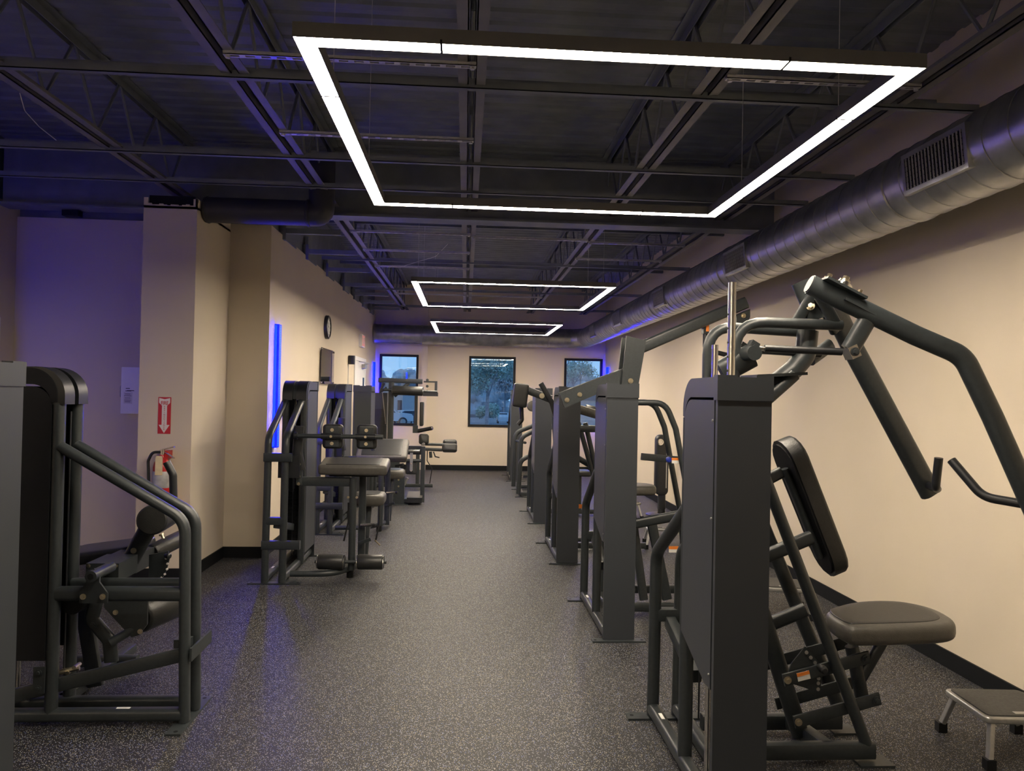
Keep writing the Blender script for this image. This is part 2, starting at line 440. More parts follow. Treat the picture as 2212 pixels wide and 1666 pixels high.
# bridging angles across the joists
bys = [3.95, 4.33, 5.28, 5.80, 6.02, 8.05, 9.3, 10.6, 11.9, 13.2, 14.2, 2.6, 1.2]
bys.sort()
for i, Y in enumerate(bys):
    z = ZJ - .02 if i % 2 == 0 else ZJ + .16
    b = MB(); x0 = XLL+.02 if Y < YF else XL+.0
    b.box((x0, Y, z), (XR, Y+.04, z+.005)); b.box((x0, Y, z), (x0 + (XR-x0), Y+.005, z+.04))
    o = b.build('bridging_bar', 'steel_dark', smooth=False)
    tag(o, 'dark thin steel bridging bar across the joists, number %d counting from the camera end' % (i+1), 'steel bar', 'ceiling bridging bars')
# short outriggers stepping down the left wall
for i, Y in enumerate((7.35, 8.4, 9.6, 10.9, 11.9, 12.9, 13.9)):
    b = MB(); b.box((XL+.03, Y, 3.10), (-1.27, Y+.05, 3.106)); b.box((XL+.03, Y, 3.106), (-1.27, Y+.006, 3.15))
    b.box((XL-.03, Y-.01, 3.035), (XL+.03, Y+.06, 3.20)); b.box((XL-.03, Y+.06, 3.05), (XL+.010, Y+.55, 3.3))
    o = b.build('wall_bracket', 'steel_dark', smooth=False)
    tag(o, 'black steel bracket from left wall top to the joist, number %d from the column' % (i+1), 'bracket', 'brackets along the left wall top')

# perforated struts that carry the light frames
def strut(x0, x1, Y, z, lab):
    b = MB(); w = .04; n = max(3, int((x1-x0)/.075))
    b.box((x0, Y-w/2, z), (x1, Y-w/2+.010, z+.004)); b.box((x0, Y+w/2-.010, z), (x1, Y+w/2, z+.004))
    b.box((x0, Y-w/2, z), (x1, Y-w/2+.003, z+.02)); b.box((x0, Y+w/2-.003, z), (x1, Y+w/2, z+.02))
    for i in range(n+1):
        x = x0 + (x1-x0-.03)*i/n; b.box((x, Y-w/2+.010, z), (x+.03, Y+w/2-.010, z+.004))
    for x in (x0+.02, x1-.02): b.cyl((x, Y, z-.012), (x, Y, z+.02), .012, 8)
    tag(b.build('perforated_strut', 'strut', smooth=False), lab, 'metal strut', 'perforated struts above the light frames')
zs = ZJ - .018
for (x0, x1, Y, lab) in (
    (-1.18, -.03, 3.70, 'slotted zinc strut above the nearest light frame, front left one'),
    (1.36, 2.30, 3.70, 'slotted zinc strut above the nearest light frame, at its right end'),
    (-1.18, -.03, 4.80, 'slotted zinc strut crossing inside the nearest light frame, mid left'),
    (-1.18, -.03, 7.66, 'slotted zinc strut behind the nearest light frame, left of the middle joist'),
    (.08, 1.22, 7.75, 'slotted zinc strut behind the nearest light frame, right of the middle joist'),
    (1.34, 2.30, 7.85, 'slotted zinc strut behind the nearest light frame, toward the duct'),
    (-1.18, -.03, 8.65, 'slotted zinc strut second row behind the nearest frame, left of the middle joist'),
    (1.34, 2.30, 8.80, 'slotted zinc strut second row behind the nearest frame, toward the duct'),
    (-1.18, -.03, 9.75, 'slotted zinc strut just before the middle light frame, left side'),
    (-1.18, -.03, 12.4, 'slotted zinc strut between the middle and farthest light frames, left side'),
    (.08, 1.22, 12.4, 'slotted zinc strut between the middle and farthest light frames, right side')):
    strut(x0 - .05, x1 + .05, Y, zs, lab)

# ------------------------------------------------------------------ light frames
def light_frame(x0, y0, W, z, label, L=2.0):
    r = thing('square_pendant_light', (x0+W/2, y0+L/2, z), label, 'light fixture', 'square light frames')
    w = .066; h = .045; x1, y1 = x0+W, y0+L
    b = MB()
    for (a, c) in (((x0, y0), (x1, y0+w)), ((x0, y1-w), (x1, y1)), ((x0, y0+w), (x0+w, y1-w)), ((x1-w, y0+w), (x1, y1-w))):
        b.box((a[0], a[1], z+.012), (c[0], c[1], z+h))
    t_ = .0025
    for i_, (p_, q_) in enumerate(((0, t_), (w-t_, w))):
        b.box((x0+p_, y0+p_, z-.001), (x1-p_, y0+q_, z+.012)); b.box((x0+p_, y1-q_, z-.001), (x1-p_, y1-p_, z+.012))
        b.box((x0+p_, y0+q_, z-.001), (x0+q_, y1-q_, z+.012)); b.box((x1-q_, y0+q_, z-.001), (x1-p_, y1-q_, z+.012))
    b.build('housing', 'lamphouse', r, smooth=False)
    b = MB()
    for q_ in (x0+.45, x1-.45):
        b.box((q_-.0035, y0, z-.0015), (q_+.0035, y0+w, z+.012)); b.box((q_-.0035, y1-w, z-.0015), (q_+.0035, y1, z+.012))
    for q_ in (y0+.45, y1-.45):
        b.box((x0, q_-.0035, z-.0015), (x0+w, q_+.0035, z+.012)); b.box((x1-w, q_-.0035, z-.0015), (x1, q_+.0035, z+.012))
    b.build('joint_strip', 'blackmatte', r, smooth=False)
    e = .003; g = .004; cw = .45
    def seg(*bx):
        m = MB()
        for a in bx: m.box((a[0], a[1], z), (a[2], a[3], z+.011))
        m.build('diffuser', 'lamp', r, smooth=False)
    X0, X1, Y0, Y1 = x0+e, x1-e, y0+e, y1-e; q = w-e
    seg((X0, Y0, x0+cw, y0+q), (X0, y0+q, x0+q, y0+cw)); seg((x1-cw, Y0, X1, y0+q), (x1-q, y0+q, X1, y0+cw))
    seg((X0, y1-q, x0+cw, Y1), (X0, y1-cw, x0+q, y1-q)); seg((x1-cw, y1-q, X1, Y1), (x1-q, y1-cw, X1, y1-q))
    seg((x0+cw+g, Y0, x1-cw-g, y0+q)); seg((x0+cw+g, y1-q, x1-cw-g, Y1))
    seg((X0, y0+cw+g, x0+q, y1-cw-g)); seg((x1-q, y0+cw+g, X1, y1-cw-g))
    for px, py in ((x0+w/2, y0+.5), (x1-w/2, y0+.5), (x0+w/2, y1-.5), (x1-w/2, y1-.5)):
        MB().cyl((px, py, z+h), (px, py, ZD), .0015, 5).build('cable', 'strut', r)
LX, LZ = -.547, 2.624
light_frame(LX, 2.25, 2.0, LZ, 'large glowing square light frame nearest the camera')
light_frame(LX, 7.11, 2.0, LZ, 'glowing square light frame in the middle of the row')
light_frame(LX, 11.06, 2.0, LZ, 'glowing square light frame farthest away, before the end duct')
light_frame(-3.85, -3.6, 2.0, LZ, 'added unseen fill light frame behind and left of the camera')  # added out of view as fill, so warm light reaches the lower alcove

# ------------------------------------------------------------------ ducts
DX, DZ, DR = 2.35, 2.70, .19
def duct_prof(L, pitch=.15, r=DR, bands=()):
    out = [(0, r)]; d = pitch
    while d < L - .05:
        bs = [q for q in bands if abs(q-d) < pitch/2]
        e = .008 if bs else .0035; wd = .012 if bs else .004
        out += [(d-wd, r), (d-wd*.6, r+e), (d+wd*.6, r+e), (d+wd, r)]; d += pitch
    out += [(L, r)]; return out
dr = thing('round_duct', (DX, YB, DZ), 'long galvanised spiral round duct along the right wall', 'air duct')
y0 = YB + .02; yend = 14.2
gr = [3.29, 5.83, 8.2, 10.5, 12.6]
MB().lathe((DX, y0, DZ), (0, 1, 0), duct_prof(yend-y0, bands=[g-y0+.45 for g in gr]), 40).build('pipe', 'duct', dr)
# mitred elbow from the wall duct into the end duct
pts = [(DX, yend, DZ), (DX, yend+.18, DZ), (DX-.22, yend+.40, DZ), (DX-.42, yend+.40, DZ)]
cm = MB(); cm.sweep(pts, rnd(DR, 32), (0, 0, 1), fil=.0); cm.build('elbow', 'duct', dr)
for g in gr:
    a = math.radians(6); n = V((-math.cos(a), 0, -math.sin(a))); u = V((0, 1, 0)); v = u.cross(n)
    o = V((DX, g, DZ)) + n * (DR - .004)
    b = MB(); hw, hh = .235, .100; t = .022
    for (p0, p1, q0, q1) in ((-hw, hw, -hh, -hh+t), (-hw, hw, hh-t, hh), (-hw, -hw+t, -hh+t, hh-t), (hw-t, hw, -hh+t, hh-t)):
        b.prism([(p0, q0), (p1, q0), (p1, q1), (p0, q1)], o - n*.010, u, v, n, .040)
    G = b.build('grille', 'duct', dr, smooth=False)
    b = MB(); b.prism([(-hw+t, -hh+t), (hw-t, -hh+t), (hw-t, hh-t), (-hw+t, hh-t)], o + n*.002, u, v, n, .004); b.build('opening', 'blackmatte', G, smooth=False)
    b = MB()
    for i in range(17):
        x = -hw + t + (2*hw-2*t)*(i+.5)/17
        b.prism([(x-.0015, -hh+t), (x+.0015, -hh+t), (x+.0015, hh-t), (x-.0015, hh-t)], o + n*.007, u, v, n, .008)
    b.build('louvres', 'strut', G, smooth=False)
    b = MB()
    for i in range(6):
        z = -hh + t + (2*hh-2*t)*(i+.5)/6
        b.prism([(-hw+t, z-.0015), (hw-t, z-.0015), (hw-t, z+.0015), (-hw+t, z+.0015)], o + n*.005, u, v, n, .004)
    b.build('rear_louvres', 'blackmatte', G, smooth=False)
er = thing('end_duct', (0, yend+.4, DZ), 'galvanised round duct crossing above the end windows', 'air duct')
xs0 = XL+.01; L = (DX-.42) - xs0
MB().lathe((xs0, yend+.40, DZ), (1, 0, 0), [(0, DR), (.02, DR+.008), (.05, DR)] + duct_prof(L, .6, DR)[1:], 40).build('pipe', 'duct', er)
for x in (-.9, .5, 1.6):
    b = MB(); b.lathe((x, yend+.4, DZ), (1, 0, 0), [(0, DR+.001), (.005, DR+.008), (.035, DR+.008), (.04, DR+.001)], 32); b.build('band', 'duct', er)
# dark duct by the column with an elbow turning up
r = thing('painted_duct', (-2.1, 6.25, 3.03), 'dark painted round duct with upturned elbow beside the column top', 'air duct')
MB().lathe((-2.19, 6.25, 3.04), (1, 0, 0), [(0, .105), (.02, .112), (.04, .105), (.84, .105)], 28).build('pipe', 'duct_dark', r)
b = MB(); b.sweep([(-1.36, 6.25, 3.04), (-1.24, 6.25, 3.04), (-1.24, 6.25, 3.5)], rnd(.106, 24), (0, 1, 0), fil=.12); b.build('elbow', 'duct_dark', r)
MB().lathe((-1.36, 6.25, 3.04), (1, 0, 0), [(0, .105), (.008, .116), (.025, .116), (.03, .105)], 28).build('collar', 'duct_dark', r)

# loose wires
o = MB().sweep([(-2.55, 4.3, 3.2), (-2.52, 4.3, 3.1), (-2.45, 4.32, 3.02), (-2.36, 4.33, 2.95)], rnd(.0025, 5), (0, 1, 0), fil=.05).build('loose_wire', 'paper')
tag(o, 'thin pale wire dangling from the far left joist', 'wire')
o = MB().sweep([(-1.1, 9.2, 3.12), (-.85, 9.15, 3.10), (-.62, 9.1, 3.17), (-.40, 9.0, 3.22), (-.25, 8.9, 3.36)], rnd(.003, 5), (0, 1, 0), fil=.1).build('loose_wire', 'paper')
tag(o, 'thin pale wire curling among the struts before the middle light frame', 'wire')

# ------------------------------------------------------------------ blue LED bars
def led_bar(x, y, z0, z1, nx, label, lm='ledblue'):
    r = thing('blue_led_bar', (x, y, z0), label, 'light bar', 'blue vertical light bars')
    s = nx; t = .045
    MB().box((x, y-.045, z0), (x+s*t, y+.045, z1)).build('channel', 'ledhouse', r, smooth=False)
    for q in (-1, 1): MB().box((x+s*.002, y+q*.0455, z0+.01), (x+s*.024, y+q*.0475, z1-.01)).build('light_strip', lm, r, smooth=False)
    b = MB(); n = int((z1-z0)/.0167)
    for i in range(n):
        z = z0 + .02 + (z1-z0-.04)*i/(n-1); b.box((x+s*t, y-.005, z-.0035), (x+s*(t+.003), y+.005, z+.0035))
    o = b.build('diode', 'leddot', r, smooth=False); o['kind'] = 'stuff'
led_bar(XL, 7.17, 1.0, 2.18, 1, 'vertical blue glowing bar on the left wall behind the nearest curl machine')
led_bar(XL, 14.62, .95, 2.14, 1, 'vertical blue glowing bar in the left corner by the end window')
led_bar(XR, 14.62, .95, 2.14, -1, 'vertical blue glowing bar in the right corner by the end window')
led_bar(XLL, 5.3, 1.35, 2.6, 1, 'vertical blue glowing bar on the far left wall of the alcove', 'ledblue2')
led_bar(XLL, 3.2, 1.35, 2.6, 1, 'vertical blue glowing bar on the far left wall nearest the camera', 'ledblue2')

# ------------------------------------------------------------------ wall items
# clock
r = thing('wall_clock', (XL, 9.68, 2.38), 'round black-rimmed clock high on the left wall', 'clock')
MB().lathe((XL, 9.68, 2.38), (1, 0, 0), [(0, .155), (.035, .155), (.045, .145), (.045, .13), (.03, .128)], 40).build('rim', 'black', r)
MB().cyl((XL+.028, 9.68, 2.38), (XL+.032, 9.68, 2.38), .128, 40).build('dial', 'paper', r)
b = MB()
for i in range(12):
    a = 2*PI*i/12; R_ = Matrix.Rotation(a, 3, 'X'); b.box((XL+.032, 9.676, 2.38+.098), (XL+.0335, 9.684, 2.38+.12), R_, (XL+.032, 9.68, 2.38))
b.build('hour_mark', 'ink', r, smooth=False)
b = MB(); b.box((XL+.034, 9.675, 2.37), (XL+.036, 9.685, 2.455), Matrix.Rotation(.6, 3, 'X'), (XL+.034, 9.68, 2.38)); b.build('hand', 'ink', r, smooth=False)
b = MB(); b.box((XL+.036, 9.677, 2.36), (XL+.038, 9.683, 2.49), Matrix.Rotation(2.9, 3, 'X'), (XL+.036, 9.68, 2.38)); b.build('hand', 'ink', r, smooth=False)
# acrylic notice board
r = thing('notice_board', (XL, 9.7, 1.68), 'grey printed notice under clear acrylic with standoffs on left wall', 'notice')
MB().box((XL+.018, 9.30, 1.665), (XL+.022, 10.12, 2.075)).build('print', 'lidgrey', r, smooth=False)
MB().box((XL+.026, 9.26, 1.64), (XL+.032, 10.16, 2.095)).build('cover', 'acrylic', r, smooth=False)
for y in (9.30, 10.12):
    for z in (1.66, 2.075): MB().cyl((XL, y, z), (XL+.04, y, z), .012, 12).build('standoff', 'chrome', r)
b = MB()
for z, s in ((2.03, .3), (1.93, .2), (1.90, .12), (1.85, .2), (1.80, .16), (1.75, .2), (1.70, .25)):
    b.box((XL+.022, 9.7-.16*s, z-.008), (XL+.0235, 9.7+.16*s, z+.008))
b.build('print_lines', 'ink', r, smooth=False)
# exit sign on the left wall
r = thing('exit_sign', (XL, 12.8, 2.33), 'exit sign with red lettering above the white door', 'sign')
MB().box((XL, 12.62, 2.32), (XL+.055, 12.98, 2.53)).build('housing', 'white', r, smooth=False)
MB().box((XL+.055, 12.635, 2.335), (XL+.058, 12.965, 2.515)).build('face', 'exitred', r, smooth=False)
text_mesh('letters', 'EXIT', .15, 'signwhite', frame_T((XL+.0592, 12.8, 2.425), (0, 1, 0), (0, 0, 1), (1, 0, 0)), r, bold=.002)
# speaker
r = thing('wall_speaker', (XL, 11.55, 1.98), 'small black speaker box on the left wall beside the door', 'speaker')
MB().pad([(-.042, -.068), (.042, -.068), (.042, .068), (-.042, .068)], (XL+.055, 11.55, 2.04), (1, 0, 0), (0, 0, 1), (0, -1, 0), .11, .012).build('box', 'black', r)
MB().box((XL, 11.53, 1.0), (XL+.012, 11.54, 1.97)).build('cable', 'paper', r, smooth=False)
# white door with closer
r = bpy.data.objects.new('door_1', None); C.objects.link(r); r.location = (XL, 12.8, 0); struct(r)
b = MB(); b.box((XL-.02, 12.15, 0), (XL+.018, 12.22, 2.14)); b.box((XL-.02, 13.40, 0), (XL+.018, 13.47, 2.14)); b.box((XL-.02, 12.22, 2.07), (XL+.018, 13.40, 2.14))
b.build('door_frame', 'white', r, smooth=False)
MB().box((XL, 12.225, .01), (XL+.010, 13.395, 2.065)).build('door_leaf', 'white', r, smooth=False)
b = MB(); b.box((XL+.01, 12.95, 1.96), (XL+.07, 13.22, 2.03)); b.sweep([(XL+.05, 13.0, 2.035), (XL+.16, 12.8, 2.04), (XL+.03, 12.5, 2.06)], rrect(.02, .008, .002), (0, 0, 1))
b.build('door_closer', 'silver', r, smooth=False)
MB().box((XL+.010, 13.12, .95), (XL+.012, 13.3, 1.8)).build('door_glass', 'carglass', r, smooth=False)
MB().sweep([(XL+.01, 13.28, 1.0), (XL+.06, 13.28, 1.0), (XL+.06, 13.16, 1.0)], rnd(.009, 8), (0, 0, 1), fil=.015).build('door_handle', 'silver', r)
# door trim at far left
r = bpy.data.objects.new('door_2', None); C.objects.link(r); r.location = (XLL, 6.2, 0); struct(r)
b = MB(); b.box((XLL, 6.62, 0), (XLL+.02, 6.70, 2.14)); b.box((XLL, 5.55, 0), (XLL+.02, 5.63, 2.14)); b.box((XLL, 5.63, 2.06), (XLL+.02, 6.62, 2.14)); b.build('door_frame', 'white', r, smooth=False)
MB().box((XLL, 5.635, .01), (XLL+.008, 6.615, 2.055)).build('door_leaf', 'white', r, smooth=False)
MB().cyl((XLL+.008, 5.72, 1.0), (XLL+.06, 5.72, 1.0), .025, 14).build('door_handle', 'silver', r)
# electrical panel
r = thing('electrical_panel', (-2.92, YF, 1.31), 'white wall cabinet with paper notices beside the column', 'wall panel')
MB().box((-3.100, YF-.10, 1.31), (-2.710, YF, 1.73)).build('cabinet', 'white', r, smooth=False)
MB().box((-3.095, YF-.112, 1.315), (-2.715, YF-.101, 1.725)).build('panel_door', 'white', r, smooth=False)
b = MB(); b.box((-3.070, YF-.1135, 1.40), (-2.995, YF-.112, 1.505)); b.build('notice_sheet', 'paper', r, smooth=False)
b = MB()
for i, (z, w) in enumerate(((1.485, .05), (1.47, .06), (1.45, .05), (1.43, .055), (1.415, .05))): b.box((-3.035-w/2, YF-.1145, z), (-3.035+w/2, YF-.1135, z+.004))
for (x, z, w) in ((-3.035, 1.535, .035), (-3.030, 1.512, .05), (-3.010, 1.515, .06)): b.box((x-w/2, YF-.1145, z), (x+w/2, YF-.112, z+.006))
b.build('print_lines', 'ink', r, smooth=False)
MB().sweep([(-3.100, YF-.06, 1.46), (-3.125, YF-.06, 1.46), (-3.125, YF-.06, 1.56), (-3.100, YF-.06, 1.56)], rnd(.004, 6), (0, 1, 0), fil=.01).build('latch', 'silver', r)
# ceiling motion sensor/camera
r = thing('ceiling_camera', (-3.5, 6.8, 3.1), 'small black camera hanging from ceiling before the blue-lit wall', 'camera')
MB().box((-3.54, 6.76, 3.12), (-3.46, 6.84, ZD)).build('mount', 'blackmatte', r, smooth=False)
MB().box((-3.60, 6.72, 3.06), (-3.46, 6.80, 3.11)).build('body', 'blackmatte', r, smooth=False)
# fire sign
sx = -2.415; sz0, sz1 = 1.18, 1.475; ys = cy0
r = thing('fire_extinguisher_sign', (sx, ys, sz0), 'red and white FIRE EXTINGUISHER arrow sign on the column', 'sign')
MB().box((sx-.05, ys-.003, sz0), (sx+.05, ys, sz1)).build('plate', 'redsign', r, smooth=False)
ol = [(0, .006), (.043, .072), (.020, .072), (.020, .225), (.043, .250), (.043, .288), (0, .278), (-.043, .288), (-.043, .250), (-.020, .225), (-.020, .072), (-.043, .072)]
MB().prism(ol, (sx, ys-.0036, sz0), (1, 0, 0), (0, 0, 1), (0, -1, 0), .001).build('arrow', 'signwhite', r, smooth=False)
TF = lambda x, z: frame_T((x, ys-.0046, z), (1, 0, 0), (0, 0, 1), (0, -1, 0))
text_mesh('letters', 'FIRE', .037, 'lettering', TF(sx, sz0+.246) @ Matrix.Diagonal((.88, 1.15, 1, 1)), r, ext=.0004, bold=.0006)
for i, ch in enumerate('EXTINGUISHER'):
    text_mesh('letters', ch, .0155, 'lettering', TF(sx, sz0+.218 - i*.0165), r, ext=.0004, bold=.0003)
# extinguisher
ex, ey = -2.39, ys-.085
r = thing('fire_extinguisher', (ex, ys, .56), 'red fire extinguisher with yellow tag hung on the column', 'fire extinguisher')
cy = MB().lathe((ex, ey, .52), (0, 0, 1), [(0, .055), (.01, .064), (.02, .067), (.40, .067), (.44, .058), (.47, .035), (.49, .022), (.50, .022)], 28).build('cylinder', 'red', r)
MB().lathe((ex, ey, .76), (0, 0, 1), [(0, .0675), (.001, .0682), (.13, .0682), (.131, .0675)], 28).build('paper_label', 'lidgrey', cy)
b = MB(); b.cyl((ex, ey, 1.01), (ex, ey, 1.06), .02, 12); b.sweep([(ex, ey, 1.06), (ex+.10, ey-.02, 1.085)], rrect(.02, .012, .003), (0, 1, 0)); b.sweep([(ex+.01, ey, 1.045), (ex+.04, ey, 1.03), (ex+.10, ey-.02, .995)], rrect(.02, .008, .003), (0, 1, 0))
b.build('handle', 'chrome', r)
MB().sweep([(ex-.01, ey-.01, 1.04), (ex-.07, ey-.02, 1.04), (ex-.10, ey-.02, .97), (ex-.085, ey-.03, .72)], rnd(.011, 10), (0, 1, 0), fil=.05).build('hose', 'black', r)
MB().prism([(-.028, -.075), (.028, -.075), (.028, .06), (.02, .075), (-.02, .075), (-.028, .06)], (ex+.005, ey-.075, .94), (1, 0, 0), (0, 0, 1), (0, -1, 0), .001).build('inspection_tag', 'tag', r, smooth=False)
MB().box((ex-.02, ey, .99), (ex+.045, ys, 1.05)).build('wall_bracket', 'red', r, smooth=False)

# ------------------------------------------------------------------ machine tower
def bolt(r, p, d, s=.011, l=.012, m='bolt'):
    d = V(d).normalized(); p = V(p)
    b = MB(); b.cyl(p, p + d*l*.35, s*1.35, 12); b.cyl(p + d*l*.35, p + d*l, s*.85, 6); return b.build('bolt', m, r)
def tower(r, origin, u, v, w=.2, zb=.49, ztop=1.28, zbend=.80, H=1.63, hood=True, panel='shroud', brace=True, stack=True, uf=1.02, ue=.44):
    """u: direction from back cover to foot of the sloping tubes; v: across"""
    T = frame_T(origin, u, v, (0, 0, 1)); D = V(u); 
    def mb(): return MB(T)
    # back cover + cap
    mb().box((0, 0, .012), (.022, w, H-.085)).build('back_cover', panel, r, smooth=False)
    b = mb(); b.box((-.006, -.004, H-.085), (.035, w+.004, H)); b.box((-.006, -.004, H), (.035, w*.34, H+.007)); b.box((-.006, w*.70, H), (.035, w+.004, H+.007))
    b.build('top_cap', panel, r, smooth=False)
    # side panels with rounded shoulder
    R_ = .09
    def sh(z0, zt, ux, rr):
        o = [(.036, z0)]
        o += [(.10, z0+.0), (ux, z0+.10 if z0 > .3 else z0)]
        o += [(ux - rr + rr*math.cos(a), zt - rr + rr*math.sin(a)) for a in [PI/2*i/7 for i in range(8)]]
        o += [(.036, zt)]
        return o
    for vv in (.003, w-.003):
        p = mb().prism(sh(zb, H-.085, ue, R_), (0, vv, 0), (1, 0, 0), (0, 0, 1), (0, 1, 0), .006).build('side_panel', panel, r, smooth=False)
    # arched trim band over the panels
    b = mb(); k = 10; zo = H; zi = H - .075; pts = []
    outer = [(.036, zo)] + [(ue+.022 - .11 + .11*math.sin(a), zo - .11 + .11*math.cos(a) - .012*math.sin(a)) for a in [PI/2*i/k for i in range(k+1)]] + [(ue+.022, zo-.155)]
    inner = [(.036, zi)] + [(ue-.005 - .085 + .085*math.sin(a), zi - .085 + .085*math.cos(a)) for a in [PI/2*i/k for i in range(k+1)]] + [(ue-.005, zo-.155-.004)]
    b.prism(outer + inner[::-1], (0, w/2, 0), (1, 0, 0), (0, 0, 1), (0, 1, 0), w)
    b.build('top_arch', panel, r, smooth=False)
    if hood:
        for vc in (w*.22, w*.78):
            hw = w*.20
            o = [(.24, H+.004)] + [(ue+.055 - .13 + .13*math.sin(a), H+.006 - .13 + .13*math.cos(a)) for a in [PI/2*i/10 for i in range(11)]] + [(ue+.055, H-.165), (ue-.02, H-.165), (ue-.02, H-.06), (.24, H-.06)]
            mb().prism(o, (0, vc, 0), (1, 0, 0), (0, 0, 1), (0, 1, 0), hw*2).build('hood', 'black', r)
    # uprights
    for vv in (.03, w-.03):
        mb().sweep([(ue+.018, vv, .03), (ue+.018, vv, H-.16)], oval(.060, .052), (0, 1, 0)).build('upright', 'frame', r)
    # sloping tubes
    va, vb = .028, w - .050
    for vv in (va, vb):
        mb().sweep([(ue+.03, vv, ztop), (uf-.02, vv, zbend), (uf, vv, .012)], oval(.060, .046), (0, 1, 0), fil=.12).build('front_tube', 'frame', r)
        mb().sweep([(.02, vv, .045), (uf, vv, .045)], rrect(.056, .056, .018, 4), (0, 1, 0)).build('base_rail', 'frame', r)
    b = mb(); b.box((-.03, -.07, 0), (.035, w+.07, .010)); b.build('foot_plate', 'frame', r, smooth=False)
    b = mb(); b.box((uf-.04, -.10, 0), (uf+.03, w+.10, .010)); b.build('foot_plate', 'frame', r, smooth=False)
    for (a, c) in ((0, -.05), (0, w+.05), (uf, -.075), (uf, w+.075)):
        mb().cyl((a, c, .009), (a, c, .0105), .010, 10).build('plate_hole', 'blackmatte', r)
    if brace:
        mb().sweep([(.50, w*.5, .36), (uf-.02, w*.5, .47)], rrect(.05, .06), (0, 1, 0)).build('brace', 'frame', r)
        mb().sweep([(uf-.01, va, .50), (uf-.01, vb, .50)], rrect(.06, .05), (0, 0, 1)).build('cross_brace', 'frame', r)
    if stack:
        for vv in (w*.3, w*.7):
            mb().cyl((.23, vv, .06), (.23, vv, H-.1), .011, 12).build('guide_rod', 'chrome', r)
        b = mb()
        for i in range(14): b.box((.13, .022, zb+.08+.032*i), (.34, w-.022, zb+.109+.032*i))
        o = b.build('weight_stack', 'blackmatte', r, smooth=False)
        b = mb(); b.sweep([(.46, w*.5, H-.2), (.46, w*.5, .2)], rnd(.004, 6), (0, 1, 0)); b.build('cable', 'black', r)
    mb().box((.74, va-.008, .073), (.80, va+.008, .0745)).build('sticker', 'paper', r, smooth=False)
    for z in (H-.16, zb+.62, zb+.05):
        bolt(r, T @ V((.05, -.0, z)), -V(v), .004, .004, 'silver')
    return T

def rounded(w, h, r, k=5):
    return rrect(w, h, r, k)
def pill(w, h, k=10):  return oval(w, h, k)
def roller(r, a, b_, rad, name='roller_pad', caps=True):
    a = V(a); b_ = V(b_); t = (b_-a).normalized(); L = (b_-a).length
    p = MB().lathe(a, t, [(0, rad*.86), (.006, rad*.95), (.014, rad), (L-.014, rad), (L-.006, rad*.95), (L, rad*.86)], 28).build(name, 'vinyl', r)
    if caps:
        for q, d in ((a, -t), (b_, t)):
            MB().lathe(q, d, [(-.002, rad*.90), (.004, rad*.90), (.006, rad*.82)], 28).build('end_cap', 'chrome', p)
            MB().lathe(q, d, [(.005, rad*.78), (.008, rad*.76)], 24).build('end_disc', 'black', p)
    return p

RG = 'machines in the right-hand row'
LG = 'machines in the left-hand row'
# ------------------------------------------------------------------ R1 : iso-lateral pulldown
r = thing('pulldown_machine', (1.3, 3.1, 0), 'charcoal pulldown machine with two long swing arms, nearest on the right', 'weight machine', RG)
tower(r, (.91, 2.60, 0), (0, 1, 0), (1, 0, 0), w=.2, zb=.49, ztop=1.09, zbend=.80, uf=.93, ue=.40, hood=False)
# chrome rods poking out of the top
MB().cyl((1.03, 2.80, 1.60), (1.03, 2.80, 2.005), .0155, 20).build('guide_rod', 'chrome', r)
MB().cyl((.965, 2.80, 1.60), (.965, 2.80, 1.76), .0125, 20).build('guide_rod', 'chrome', r)
for i in range(5): MB().cyl((1.03-.0150, 2.80-.003, 1.66+.055*i), (1.03-.0175, 2.80-.003, 1.66+.055*i), .004, 8).build('pin_hole', 'blackmatte', r)
# two roof tubes from the tower to the pivot head
MB().sweep([(1.10, 2.95, 1.60), (1.10, 2.95, 1.87), (1.55, 2.95, 1.865)], rnd(.022, 14), (0, 1, 0), fil=.13).build('roof_tube', 'frame', r)
MB().sweep([(1.01, 3.02, 1.60), (1.01, 3.02, 1.855), (1.50, 3.10, 1.845)], rnd(.022, 14), (0, 1, 0), fil=.13).build('roof_tube', 'frame', r)
MB().sweep([(1.44, 3.02, 1.845), (1.43, 3.02, 1.74), (1.38, 3.02, 1.68), (1.28, 3.02, 1.60)], oval(.09, .085), (0, 1, 0), fil=.07).build('mast', 'frame', r)
# plate and lower struts going back to the tower
MB().box((1.19, 2.93, 1.648), (1.40, 3.12, 1.660), ry(-4)).build('mast_plate', 'frame', r, smooth=False)
for y in (2.96, 3.09):
    MB().sweep([(1.36, y, 1.655), (1.12, y, 1.44)], oval(.04, .05), (0, 1, 0)).build('strut', 'frame', r)
bolt(r, (1.19, 2.935, 1.50), (0, -1, 0), .012, .02)
# inverted V head frame under the pivots
for a_, c_ in (((1.46, 3.02, 2.00), (1.40, 3.10, 1.84)), ((1.45, 2.95, 2.00), (1.53, 2.95, 1.86)), ((1.48, 3.0, 1.99), (1.62, 3.14, 1.86))):
    MB().sweep([a_, c_], oval(.035, .05), (0, 1, 0)).build('head_strut', 'frame', r)
